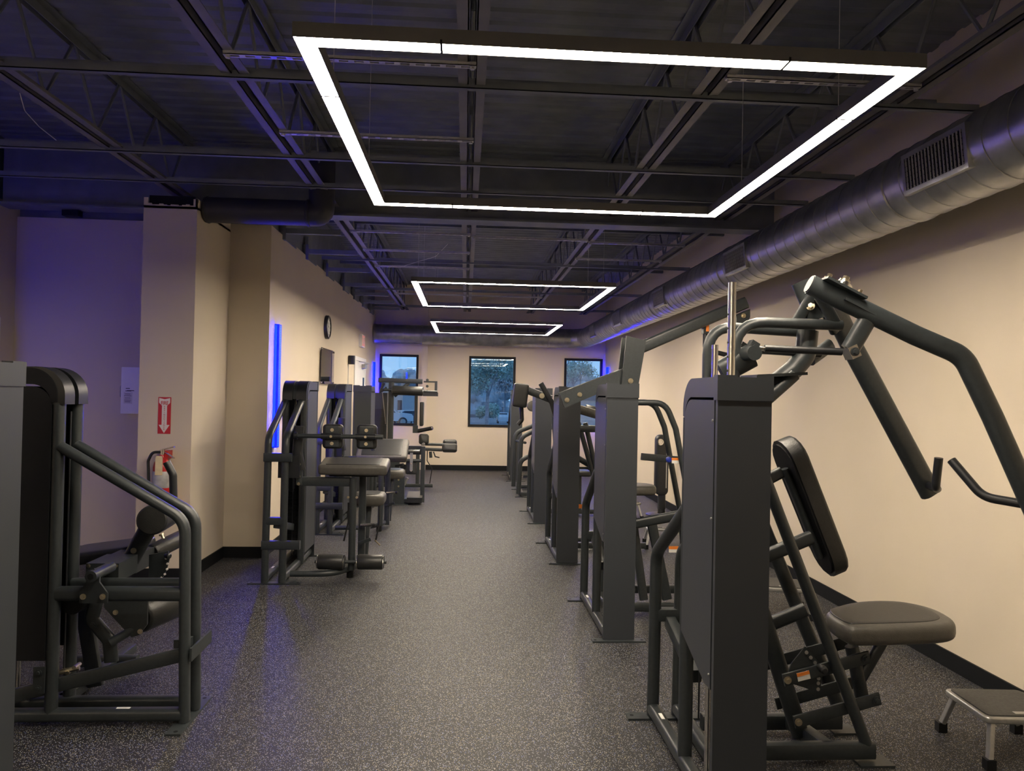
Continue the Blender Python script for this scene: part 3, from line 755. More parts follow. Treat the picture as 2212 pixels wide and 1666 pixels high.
# lever link to the tower (turnbuckle)
for dy in (-.10, .08):
    MB().cyl((1.20, 2.95+dy*.6, 1.757), (1.50, 2.95+dy, 1.748), .015, 14).build('link_rod', 'black', r)
    MB().cyl((1.165, 2.95+dy*.6, 1.758), (1.20, 2.95+dy*.6, 1.757), .009, 10).build('rod_end', 'chrome', r)
    MB().box((1.13, 2.93+dy*.6, 1.735), (1.165, 2.97+dy*.6, 1.785), ry(30)).build('clevis', 'frame', r, smooth=False)
    bolt(r, (1.148, 2.93+dy*.6, 1.76), (0, -1, 0), .012, .014, 'frame')
MB().sweep([(1.05, 2.97, 1.66), (1.17, 2.95, 1.73)], oval(.07, .10), (0, 1, 0)).build('rocker_arm', 'frame', r)
MB().cyl((1.14, 2.84, 1.735), (1.14, 3.06, 1.735), .030, 18).build('rocker_hub', 'frame', r)
# near swing arm
near = MB(); y0 = 2.86
near.sweep([(1.38, y0+.02, 2.02), (1.80, y0-.02, 1.82), (1.98, y0-.05, 1.74), (2.09, y0-.07, 1.50), (2.26, y0-.10, 1.10)], oval(.062, .082), (0, 1, 0), fil=.13)
A = near.build('swing_arm', 'frame', r)
MB().prism(oval(.054, .074), (1.378, y0+.02, 2.0213), (0, 1, 0), V((.43, 0, .90)).normalized(), V((-.90, 0, .43)).normalized(), .006).build('end_cap', 'black', A)
MB().sweep([(1.62, y0, 1.90), (1.55, y0+.02, 1.76)], oval(.05, .075), (0, 1, 0)).build('arm_strut', 'frame', A)
MB().sweep([(2.23, y0-.08, 1.155), (2.12, y0+.02, 1.17), (2.06, y0+.13, 1.31)], rnd(.0185, 14), (0, 0, 1), fil=.10).build('handle', 'black', A)
MB().box((1.50, y0-.035, 1.955), (1.66, y0+.045, 1.965), ry(25.5), (1.50, y0, 1.96)).build('bearing_plate', 'frame', A, smooth=False)
MB().box((1.42, y0-.05, 2.035), (1.60, y0+.03, 2.045), ry(25.5), (1.42, y0, 2.04)).build('pivot_plate', 'frame', A, smooth=False)
u_ = V((math.cos(math.radians(25.5)), 0, -math.sin(math.radians(25.5)))); n_ = V((math.sin(math.radians(25.5)), 0, math.cos(math.radians(25.5))))
pc = V((1.42, y0-.01, 2.045))
MB().lathe(pc + u_*.085, n_, [(0, .036), (.012, .036), (.014, .026), (.022, .024)], 22).build('bearing', 'chrome', A)
for d, s in ((.02, .012), (.085, .016), (.16, .012)): bolt(A, pc + u_*d + n_*(.022 if d == .085 else 0), n_, s, .024)
MB().box((1.535, y0-.01, 1.725), (1.575, y0+.05, 1.775), ry(-25)).build('clevis', 'chrome', A, smooth=False)
bolt(A, (1.555, y0-.01, 1.75), (0, -1, 0), .013, .014, 'frame')
# far swing arm
y1 = 3.36
far = MB(); far.sweep([(1.56, 3.14, 2.06), (1.80, 3.32, 1.80), (2.24, 3.40, 1.115)], oval(.062, .10), (0, 1, 0), fil=.08); A = far.build('swing_arm', 'frame', r)
MB().sweep([(2.21, 3.38, 1.16), (2.20, 3.29, 1.15), (2.165, 3.25, 1.165), (2.165, 3.23, 1.30)], rnd(.0185, 14), (0, 1, 0), fil=.03).build('handle', 'black', A)
MB().sweep([(1.425, 3.06, 2.06), (1.50, 3.06, 1.90)], oval(.045, .085), (0, 1, 0), caps=False).build('pivot_sleeve', 'frame', A)
bolt(A, (1.47, 3.03, 1.985), (-.4, -1, .2), .013, .02); bolt(A, (1.455, 3.03, 1.95), (-.4, -1, .2), .013, .02)
MB().sweep([(1.62, 3.18, 1.80), (1.50, 3.12, 1.73)], oval(.04, .06), (0, 1, 0)).build('arm_strut', 'frame', A)
# back pad (seen from behind)
th = math.atan2(.60, .255)    # slope of the pad in the XZ plane
up_ = V((-math.cos(th), 0, math.sin(th))).normalized(); fw = V((math.sin(th), 0, math.cos(th))).normalized()
pcn = V((1.605, 3.30, 1.06))
ol = []
for i in range(9): a = PI*i/8; ol.append((.105*math.cos(a), .245 + .10*math.sin(a)))
for i in range(9): a = PI + PI*i/8; ol.append((.105*math.cos(a)*.9, -.22 + .11*math.sin(a)))
bp_ = MB().pad(ol, pcn, (0, 1, 0), up_, V((0, 1, 0)).cross(up_), .075, .018, flat_back=True).build('back_pad', 'vinyl', r)
wv = V((0, 1, 0)).cross(up_)
MB().prism([(a*.93, c*.95) for a, c in ol], pcn - wv*.042, (0, 1, 0), up_, wv, .010).build('backing_board', 'blackmatte', bp_)
MB().sweep([pcn - wv*.065 + up_*.22 - V((0, .03, 0)), pcn - wv*.065 - up_*.22 - V((0, .03, 0))], oval(.045, .03), (0, 1, 0)).build('pad_bar', 'frame', r)
for s in (.19, -.17): bolt(r, pcn - wv*.052 + up_*s + V((0, .03, 0)), -wv, .012, .02)
# user frame: three leaning tubes on base rails
MB().sweep([(1.17, 3.07, 1.50), (1.77, 3.07, .03)], rnd(.0245, 16), (0, 1, 0)).build('front_leg_tube', 'frame', r)
MB().sweep([(1.25, 3.38, 1.32), (1.80, 3.38, .08)], oval(.045, .065), (0, 1, 0)).build('rear_leg_tube', 'frame', r)
MB().sweep([(1.15, 3.22, 1.05), (1.34, 3.22, .60), (1.53, 3.22, .05)], oval(.05, .08), (0, 1, 0), fil=.1).build('mast_tube', 'frame', r)
MB().sweep([(1.05, 3.25, 1.02), (1.45, 3.28, 1.22)], oval(.03, .055), (0, 1, 0)).build('brace', 'frame', r)
MB().sweep([(1.10, 3.25, .73), (1.58, 3.25, .93)], oval(.04, .065), (0, 1, 0)).build('pad_arm', 'frame', r)
MB().sweep([(1.10, 3.24, .42), (1.55, 3.24, .605)], oval(.04, .065), (0, 1, 0)).build('brace', 'frame', r)
for y in (3.07, 3.35):
    MB().sweep([(1.12, y, .055), (1.78, y, .055)], rrect(.05, .07, .012), (0, 1, 0)).build('base_rail', 'frame', r)
MB().box((1.70, 3.02, 0), (1.85, 3.12, .010)).build('foot_plate', 'frame', r, smooth=False)
MB().box((1.74, 3.32, 0), (1.86, 3.42, .010)).build('foot_plate', 'frame', r, smooth=False)
MB().sweep([(1.58, 3.07, .06), (1.53, 3.36, .06)], rrect(.06, .06, .01), (0, 0, 1)).build('base_rail', 'frame', r)
# four-bar seat linkage
for z0, z1, xa, xb in ((.345, .445, 1.39, 1.77), (.165, .265, 1.44, 1.82)):
    for y in (3.092, 3.28):
        MB().sweep([(xa, y, z0), (xb, y, z1)], rrect(.012, .055, .004), (0, 1, 0)).build('link_bar', 'frame', r)
    bolt(r, (xa+.015, 3.085, z0+.004), (0, -1, 0), .012, .016); bolt(r, (xb-.02, 3.085, z1-.004), (0, -1, 0), .012, .016, 'frame')
MB().sweep([(1.75, 3.20, .455), (1.80, 3.20, .23)], oval(.05, .06), (0, 1, 0)).build('seat_post', 'frame', r)
MB().sweep([(1.79, 3.20, .30), (1.92, 3.20, .52)], oval(.035, .05), (0, 1, 0)).build('seat_brace', 'frame', r)
# selector quadrant with holes and warning label
q = MB(); ol = [(0, 0), (.03, .05), (.10, .11), (.15, .03), (.155, -.03), (.13, -.10), (.06, -.06), (.0, -.03)]
q.prism(ol, (1.41, 3.105, .36), V((1, 0, .18)).normalized(), V((-.18, 0, 1)).normalized(), (0, -1, 0), .006); Q = q.build('selector_plate', 'frame', r, smooth=False)
b = MB()
for (a, c) in ((.10, .085), (.115, .06), (.13, .035), (.135, -.035), (.130, -.055), (.125, -.08)):
    o = V((1.41, 3.10, .36)) + V((1, 0, .18)).normalized()*a + V((-.18, 0, 1)).normalized()*c; b.cyl(o, o + V((0, -.003, 0)), .008, 12)
b.build('selector_hole', 'silver', Q)
MB().lathe((1.545, 3.09, .405), (0, -1, 0), [(0, .012), (.02, .013), (.03, .018), (.05, .016), (.055, .01)], 16).build('plunger', 'black', r)
MB().prism([(-.028, -.018), (.028, -.018), (.028, .018), (-.028, .018)], (1.475, 3.0845, .366), V((1, 0, .24)).normalized(), V((-.24, 0, 1)).normalized(), (0, -1, 0), .002).build('warning_label', 'paper', r, smooth=False)
MB().prism([(-.028, .003), (.028, .003), (.028, .018), (-.028, .018)], (1.475, 3.0832, .366), V((1, 0, .24)).normalized(), V((-.24, 0, 1)).normalized(), (0, -1, 0), .002).build('warning_label', 'orange', r, smooth=False)
# seat
ol = []
sp = [(-.26, -.15), (-.20, -.17), (0, -.185), (.16, -.19), (.24, -.15), (.27, -.05), (.27, .06), (.22, .16), (.10, .20), (-.04, .19), (-.18, .12), (-.25, .07)]
def smooth_outline(pts, n=3):
    out = pts
    for _ in range(n):
        q = []
        for i in range(len(out)):
            a = out[i]; c = out[(i+1) % len(out)]
            q += [(a[0]*.75+c[0]*.25, a[1]*.75+c[1]*.25), (a[0]*.25+c[0]*.75, a[1]*.25+c[1]*.75)]
        out = q
    return out
ol = smooth_outline(sp, 2)
st = MB().pad(ol, (1.895, 3.19, .560), V((1, 0, .05)).normalized(), (0, 1, 0), V((-.05, 0, 1)).normalized(), .085, .03).build('seat', 'vinyl_grey', r)
MB().pad([(a*.86, c*.84) for a, c in ol], (1.882, 3.205, .602), V((1, 0, .05)).normalized(), (0, 1, 0), V((-.05, 0, 1)).normalized(), .008, .004).build('seat_top', 'vinyl', st)
MB().prism([(a*.80, c*.80) for a, c in ol], (1.885, 3.20, .52), V((1, 0, .05)).normalized(), (0, 1, 0), V((-.05, 0, 1)).normalized(), .015).build('seat_board', 'blackmatte', st)

# ------------------------------------------------------------------ R2 : lever press machine with big beam
r = thing('lever_machine', (1.3, 5.2, 0), 'charcoal machine with a long rising lever beam, second in the right row', 'weight machine', RG)
tower(r, (.90, 4.62, 0), (0, 1, 0), (1, 0, 0), w=.2, zb=.62, ztop=1.04, zbend=.74, uf=.93, ue=.40, hood=False)
yb = 5.22
for dy in (-.035, .035):
    MB().prism([(.665, 1.57), (1.17, 1.775), (1.17, 1.64), (1.05, 1.615), (.705, 1.465)], (0, yb+dy, 0), (1, 0, 0), (0, 0, 1), (0, 1, 0), .010).build('lever_plate', 'frame', r)
MB().sweep([(.69, yb, 1.512), (1.17, yb, 1.715)], rrect(.062, .095, .015, 4), (0, 1, 0)).build('lever_beam', 'frame', r)
for a_, z in ((.72, 1.52), (.81, 1.56)): bolt(r, (a_, yb-.040, z), (0, -1, 0), .013, .014)
for dy in (-.075, .075):
    MB().prism([(1.13, 1.985), (1.27, 1.955), (1.265, 1.90), (1.22, 1.62), (1.10, 1.62)], (0, yb+dy, 0), (1, 0, 0), (0, 0, 1), (0, 1, 0), .012).build('head_plate', 'frame', r)
bolt(r, (1.165, yb-.082, 1.665), (0, -1, 0), .014, .016)
MB().sweep([(1.19, yb, 1.88), (2.01, yb, 2.25)], rrect(.13, .085, .018, 4), (0, 1, 0)).build('lever_beam', 'frame', r)
MB().prism([(1.93, 2.15), (2.03, 2.20), (2.03, 2.14), (1.95, 1.99), (1.93, 1.99)], (0, yb, 0), (1, 0, 0), (0, 0, 1), (0, 1, 0), .134).build('end_bracket', 'frame', r)
bolt(r, (1.98, yb-.068, 2.15), (0, -1, 0), .013, .016)
hd = MB(); hd.sweep([(1.95, yb, 2.02), (1.955, yb, 1.90), (1.93, yb, 1.86), (1.75, yb, 1.90), (1.725, yb, 1.92), (1.725, yb, 2.02)], rnd(.017, 12), (0, 1, 0), fil=.03); hd.build('handle', 'black', r)
MB().box((1.705, yb-.025, 2.02), (1.745, yb+.025, 2.11)).build('handle_bracket', 'frame', r, smooth=False)
MB().box((1.722, yb-.027, 2.035), (1.743, yb-.0255, 2.10)).build('warning_label', 'orange', r, smooth=False)
# hoop tubes right of tower
for y, dx in ((5.15, 0), (5.45, .0)):
    MB().sweep([(1.12, y, 1.51), (1.42+dx, y, 1.515), (1.50+dx, y, 1.33), (1.63+dx, y, .70), (1.70, y, .06)], rnd(.021, 14), (0, 1, 0), fil=.12).build('hoop_tube', 'frame', r)
MB().sweep([(1.27, 5.2, 1.125), (1.60, 5.28, 1.095)], rrect(.03, .05, .005), (0, 1, 0)).build('adjuster_bar', 'frame', r)
MB().lathe((1.455, 5.19, 1.11), (0, -1, 0), [(0, .014), (.02, .02), (.04, .02), (.045, .01)], 16).build('knob', 'bluecap', r)
MB().box((1.48, 5.165, 1.083), (1.545, 5.17, 1.104)).build('warning_label', 'paper', r, smooth=False)
MB().box((1.48, 5.165, 1.105), (1.545, 5.17, 1.122)).build('warning_label', 'orange', r, smooth=False)
ol = smooth_outline([(-.17, -.13), (.14, -.13), (.18, -.04), (.18, .06), (.12, .14), (-.17, .14)], 2)
s_ = MB().pad(ol, (1.26, 5.45, .86), (1, 0, 0), (0, 1, 0), (0, 0, 1), .07, .025).build('seat', 'vinyl_grey', r)
MB().sweep([(1.24, 5.45, .83), (1.34, 5.35, .06)], rrect(.05, .06, .01), (0, 1, 0)).build('seat_post', 'frame', r)
for y, z in ((5.20, .05), (5.5, .10)):
    MB().sweep([(1.12, y, z), (1.72, y, z)], rrect(.05, .06, .012), (0, 1, 0)).build('base_rail', 'frame', r)
MB().sweep([(1.12, 5.3, .60), (1.62, 5.3, .70)], oval(.045, .075), (0, 1, 0)).build('cross_tube', 'frame', r)
MB().sweep([(1.38, 5.3, .62), (1.50, 5.3, .08)], rrect(.045, .07, .01), (0, 1, 0)).build('leg', 'frame', r)
MB().box((1.50, 5.27, .425), (1.58, 5.275, .448)).build('warning_label', 'paper', r, smooth=False)
MB().box((1.50, 5.27, .449), (1.58, 5.275, .470)).build('warning_label', 'orange', r, smooth=False)

# ------------------------------------------------------------------ R3, R4, R6: towers with part of their mechanisms
r = thing('chest_press_machine', (1.3, 7.3, 0), 'charcoal machine with a square black pad out toward the aisle, third in the right row', 'weight machine', RG)
tower(r, (.865, 6.74, 0), (0, 1, 0), (1, 0, 0), w=.2, zb=.60, ztop=1.05, zbend=.75, hood=False, uf=.95, ue=.40)
MB().pad(rounded(.145, .235, .02), (.545, 7.3, 1.545), V((.98, 0, -.1)).normalized(), V((.1, 0, .98)).normalized(), (0, -1, 0), .14, .014).build('block_pad', 'vinyl', r)
MB().sweep([(.56, 7.34, 1.46), (.57, 7.34, 1.30), (.53, 7.34, 1.25)], rnd(.022, 12), (0, 1, 0), fil=.03).build('handle', 'black', r)
MB().sweep([(.61, 7.32, 1.60), (.86, 7.32, 1.51)], rrect(.06, .075, .01), (0, 1, 0)).build('pad_arm', 'frame', r)
bolt(r, (.76, 7.285, 1.545), (0, -1, 0), .02, .02)
MB().sweep([(.745, 7.28, 1.67), (.86, 7.28, 1.48), (.90, 7.28, 1.34)], rrect(.06, .05, .01), (0, 1, 0), fil=.05).build('bracket', 'black', r)
b = MB()
roller(r, (1.20, 7.3, 1.42), (1.30, 7.3, 1.40), .05, caps=False)
MB().sweep([(1.05, 7.25, 1.44), (1.42, 7.25, 1.34)], rrect(.06, .09, .02), (0, 1, 0)).build('cross_beam', 'vinyl_grey', r)
for xa, xb in ((1.15, 1.32), (1.22, 1.36)): MB().sweep([(xa, 7.4, 1.28), (xb, 7.4, .72)], oval(.035, .05), (0, 1, 0)).build('frame_tube', 'frame', r)
MB().sweep([(1.1, 7.4, 1.22), (1.5, 7.4, 1.22)], rrect(.05, .07, .012), (0, 1, 0)).build('cross_tube', 'frame', r)
MB().sweep([(1.1, 7.5, .95), (1.4, 7.5, .78)], oval(.045, .06), (0, 1, 0)).build('frame_tube', 'frame', r)
MB().pad(smooth_outline([(-.2, -.13), (.15, -.13), (.19, 0), (.15, .13), (-.2, .13)], 2), (1.55, 7.45, .56), (1, 0, 0), (0, 1, 0), (0, 0, 1), .07, .025).build('seat', 'vinyl', r)
MB().sweep([(1.5, 7.45, .53), (1.45, 7.45, .05)], rrect(.05, .07, .01), (0, 1, 0)).build('seat_post', 'frame', r)
for y in (7.35, 7.6): MB().sweep([(1.1, y, .05), (1.85, y, .05)], rrect(.05, .06, .012), (0, 1, 0)).build('base_rail', 'frame', r)
MB().box((1.16, 7.34, .42), (1.24, 7.345, .46)).build('warning_label', 'orange', r, smooth=False)

r = thing('row_machine', (1.3, 9.4, 0), 'charcoal tower machine fourth in the right row, rods showing beyond it', 'weight machine', RG)
tower(r, (.848, 8.84, 0), (0, 1, 0), (1, 0, 0), w=.2, zb=.60, ztop=1.05, zbend=.75, hood=False, uf=.95, ue=.40)
for z in (1.36, 1.28, 1.18): MB().sweep([(.95, 10.1, z), (1.35, 10.15, z+.02)], oval(.035, .045), (0, 1, 0)).build('cross_tube', 'frame', r)
MB().sweep([(1.15, 9.6, 1.4), (1.28, 9.6, .1)], oval(.05, .07), (0, 1, 0)).build('frame_tube', 'frame', r)
MB().pad(rounded(.28, .30, .05), (1.5, 9.5, .55), (1, 0, 0), (0, 1, 0), (0, 0, 1), .07, .02).build('seat', 'vinyl', r)
MB().sweep([(1.5, 9.5, .52), (1.5, 9.5, .03)], rrect(.06, .06, .01), (0, 1, 0)).build('seat_post', 'frame', r)
MB().sweep([(1.1, 9.5, .05), (1.8, 9.5, .05)], rrect(.05, .06, .012), (0, 1, 0)).build('base_rail', 'frame', r)

r = thing('hoop_frame_machine', (1.2, 11.5, 0), 'low machine with curved hoop tubes, fifth in the right row', 'weight machine', RG)
for y, zt, xe in ((12.0, 1.05, .81), (11.55, 1.0, .87), (11.12, .68, .83)):
    MB().sweep([(1.45, y, zt+.06), (1.12, y, zt), (xe+.02, y, zt-.12), (xe, y, .05)], oval(.05, .07), (0, 1, 0), fil=.14).build('hoop_tube', 'frame', r)
MB().sweep([(.85, 12.0, .80), (.95, 11.5, .80)], oval(.04, .05), (0, 0, 1)).build('cross_tube', 'frame', r)
for y in (11.12, 12.0):
    MB().box((.78, y-.03, 0), (1.2, y+.03, .010)).build('foot_plate', 'frame', r, smooth=False)
    MB().sweep([(.86, y, .05), (1.6, y, .05)], rrect(.05, .06, .012), (0, 1, 0)).build('base_rail', 'frame', r)
for x in (.88, 1.3): MB().sweep([(x, 11.12, .055), (x, 12.0, .055)], rrect(.05, .06, .012), (0, 0, 1)).build('base_rail', 'frame', r)
MB().sweep([(1.05, 11.4, .05), (1.10, 11.4, 1.30)], oval(.05, .07), (0, 1, 0)).build('mast', 'frame', r)
MB().lathe((1.02, 11.36, 1.38), (.3, -1, .1), [(0, .03), (.01, .075), (.03, .085), (.06, .08), (.07, .03)], 20).build('cam_disc', 'vinyl_grey', r)
for z in (.25, .38, .5): MB().sweep([(1.0, 11.4, z), (1.35, 11.4, z)], oval(.04, .05), (0, 1, 0)).build('link_bar', 'frame', r)
MB().pad(rounded(.28, .30, .05), (1.5, 11.5, .55), (1, 0, 0), (0, 1, 0), (0, 0, 1), .07, .02).build('seat', 'vinyl', r)
MB().sweep([(1.5, 11.5, .52), (1.5, 11.5, .03)], rrect(.06, .06, .01), (0, 1, 0)).build('seat_post', 'frame', r)

r = thing('far_tower_machine', (1.2, 13.6, 0), 'charcoal tower machine at the far end of the right row, by the middle window', 'weight machine', RG)
tower(r, (.825, 13.12, 0), (0, 1, 0), (1, 0, 0), w=.2, zb=.60, ztop=1.40, zbend=1.0, hood=False, uf=1.0, ue=.40)
MB().sweep([(1.1, 13.6, .05), (1.8, 13.6, .05)], rrect(.05, .06, .012), (0, 1, 0)).build('base_rail', 'frame', r)
MB().sweep([(1.5, 13.6, .05), (1.4, 13.6, 1.3)], oval(.05, .07), (0, 1, 0)).build('mast', 'frame', r)
MB().pad(rounded(.28, .30, .05), (1.6, 13.6, .55), (1, 0, 0), (0, 1, 0), (0, 0, 1), .07, .02).build('seat', 'vinyl', r)

# ------------------------------------------------------------------ L0 tower only partly in frame
r = thing('tower_machine', (-1.9, 2.75, 0), 'grey machine tower cut off by the left edge of the photo', 'weight machine', LG)
tower(r, (-1.652, 2.60, 0), (-1, 0, 0), (0, 1, 0), w=.26, zb=.45, hood=False, brace=False)

# ------------------------------------------------------------------ L1 leg curl
r = thing('leg_curl_machine', (-1.7, 3.7, 0), 'charcoal leg curl machine with sloping guard tubes, foreground left', 'weight machine', LG)
tower(r, (-2.31, 3.472, 0), (1, 0, 0), (0, 1, 0), w=.215, zb=.30, ztop=1.27, zbend=.94, brace=False, panel='blackmatte', uf=1.045, ue=.43)
y0, y1 = 3.50, 3.637
for y, z in ((y0, .598), (y1, .603)): MB().sweep([(-1.85, y, z), (-1.28, y, z)], rrect(.05, .066, .02, 4), (0, 1, 0)).build('mid_rail', 'frame', r)
MB().sweep([(-2.05, y0+.03, .12), (-1.28, y0+.03, .31)], rrect(.03, .062, .006), (0, 1, 0)).build('brace', 'frame', r)
MB().prism([(-.10, -.03), (.10, -.03), (.10, .03), (-.10, .03)], (-1.225, 3.575, .335), V((.12, 1, .12)).normalized(), (0, 0, 1), (1, -.12, 0), .010).build('bracket', 'frame', r)
MB().box((-1.34, y0+.045, .33), (-1.27, y0+.10, .37)).build('bracket', 'frame', r, smooth=False)
MB().box((-1.925, y0-.035, .155), (-1.875, y0-.027, .275)).build('bracket', 'frame', r, smooth=False)
for z in (.18, .25): bolt(r, (-1.90, y0-.035, z), (0, -1, 0), .010, .012, 'frame')
# bearing plate on the mid rail
MB().prism([(-.062, -.035), (.062, -.035), (.062, .01), (.025, .06), (.025, .095), (.0, .122), (-.03, .11), (-.035, .06), (-.062, .01)], (-1.668, y0-.036, .60), (1, 0, 0), (0, 0, 1), (0, 1, 0), .010).build('bearing_plate', 'frame', r)
for x in (-1.712, -1.626): bolt(r, (x, y0-.041, .595), (0, -1, 0), .010, .014)
MB().cyl((-1.668, y0-.07, .692), (-1.668, y0+.12, .692), .026, 20).build('bearing', 'frame', r)
MB().cyl((-1.668, y0-.072, .692), (-1.668, y0-.07, .692), .015, 6).build('axle', 'blackmatte', r)
# lever box and roller arm
MB().box((-1.80, 3.655, .610), (-1.648, 3.86, .700)).build('lever_box', 'frame', r, smooth=False)
for x in (-1.788, -1.660):
    for z in (.622, .688): bolt(r, (x, 3.655, z), (0, -1, 0), .007, .006)
bolt(r, (-1.70, 3.655, .654), (0, -1, 0), .013, .012, 'frame')
MB().box((-1.80, 3.87, .60), (-1.66, 4.12, .69)).build('lever_beam', 'frame', r, smooth=False)
MB().sweep([(-1.70, 3.90, .66), (-1.60, 3.90, .86)], oval(.05, .090), (0, 1, 0)).build('roller_arm', 'frame', r)
bolt(r, (-1.675, 3.875, .715), (0, -1, 0), .011, .012)
MB().lathe((-1.560, 3.80, .882), (-.13, 1, -.02), [(0, .066), (.008, .074), (.03, .076), (.25, .076), (.258, .072)], 32).build('roller_pad', 'vinyl', r)
bolt(r, (-1.535, 3.86, .805), (.4, 0, -.8), .009, .028)
MB().sweep([(-1.535, 4.02, .88), (-1.545, 4.02, 1.09), (-1.58, 4.02, 1.155)], rnd(.020, 14), (0, 1, 0), fil=.05).build('handle', 'black', r)
# seat pad, thigh pad and quadrant with holes
MB().pad(rounded(.42, .34, .05), (-1.95, 4.18, .645), V((1, 0, .14)).normalized(), (0, 1, 0), V((-.14, 0, 1)).normalized(), .065, .02).build('seat', 'vinyl', r)
roller(r, (-1.68, 4.10, .655), (-1.61, 4.40, .69), .046, 'thigh_pad', caps=False)
q = MB(); q.prism([(-.05, -.07), (.01, -.09), (.04, -.03), (.055, .04), (.045, .07), (-.05, .05)], (-1.565, 3.92, .635), (1, 0, 0), (0, 0, 1), (0, 1, 0), .008); Q = q.build('selector_plate', 'frame', r)
b = MB()
for i in range(5): a = -1.0 + i*.38; o = V((-1.585 + .065*math.cos(a), 3.915, .63 + .075*math.sin(a))); b.cyl(o, o + V((0, -.003, 0)), .006, 10)
b.build('selector_hole', 'signwhite', Q)
MB().lathe((-1.525, 3.90, .685), (1, -.4, 0), [(0, .012), (.015, .016), (.025, .015), (.03, .009)], 14).build('plunger', 'black', r)
# lower roller and linkage
roller(r, (-1.56, 3.68, .435), (-1.45, 4.02, .44), .078, 'shin_pad', caps=False)
MB().prism([(-.10, .04), (-.10, .10), (.10, .10), (.10, -.04), (.065, -.09), (.03, -.10)], (-1.592, 3.62, .46), (1, 0, 0), (0, 0, 1), (0, 1, 0), .012).build('cover_plate', 'frame', r)
for x, z in ((-1.638, .478), (-1.522, .388)): bolt(r, (x, 3.614, z), (0, -1, 0), .009, .012)
MB().sweep([(-1.715, 3.60, .56), (-1.740, 3.60, .45), (-1.655, 3.60, .35), (-1.645, 3.60, .25)], oval(.03, .065), (0, 1, 0), fil=.04).build('link_arm', 'frame', r)
bolt(r, (-1.725, 3.585, .425), (0, -1, 0), .012, .012, 'frame')
MB().cyl((-1.645, 3.58, .345), (-1.55, 3.64, .40), .021, 14).build('cross_tube', 'frame', r)
MB().sweep([(-1.925, 3.85, .56), (-1.83, 3.85, .04)], rrect(.04, .075, .01), (0, 1, 0)).build('rear_leg', 'frame', r)
MB().cyl((-1.797, 3.53, .54), (-1.797, 3.60, .54), .048, 22).build('pulley', 'blackmatte', r)
MB().sweep([(-2.12, 4.18, .045), (-1.77, 4.18, .045)], rrect(.05, .06, .01), (0, 1, 0)).build('base_rail', 'frame', r)
MB().sweep([(-1.9, 3.7, .04), (-1.9, 4.4, .04)], rrect(.05, .06, .01), (0, 0, 1)).build('base_rail', 'frame', r)
b = MB(); b.cyl((-1.86, 3.56, .215), (-1.78, 3.58, .23), .013, 10); b.cyl((-1.82, 3.55, .215), (-1.82, 3.61, .215), .009, 8); b.cyl((-1.79, 3.55, .24), (-1.79, 3.60, .24), .010, 8); b.build('linkage_joint', 'bolt', r)

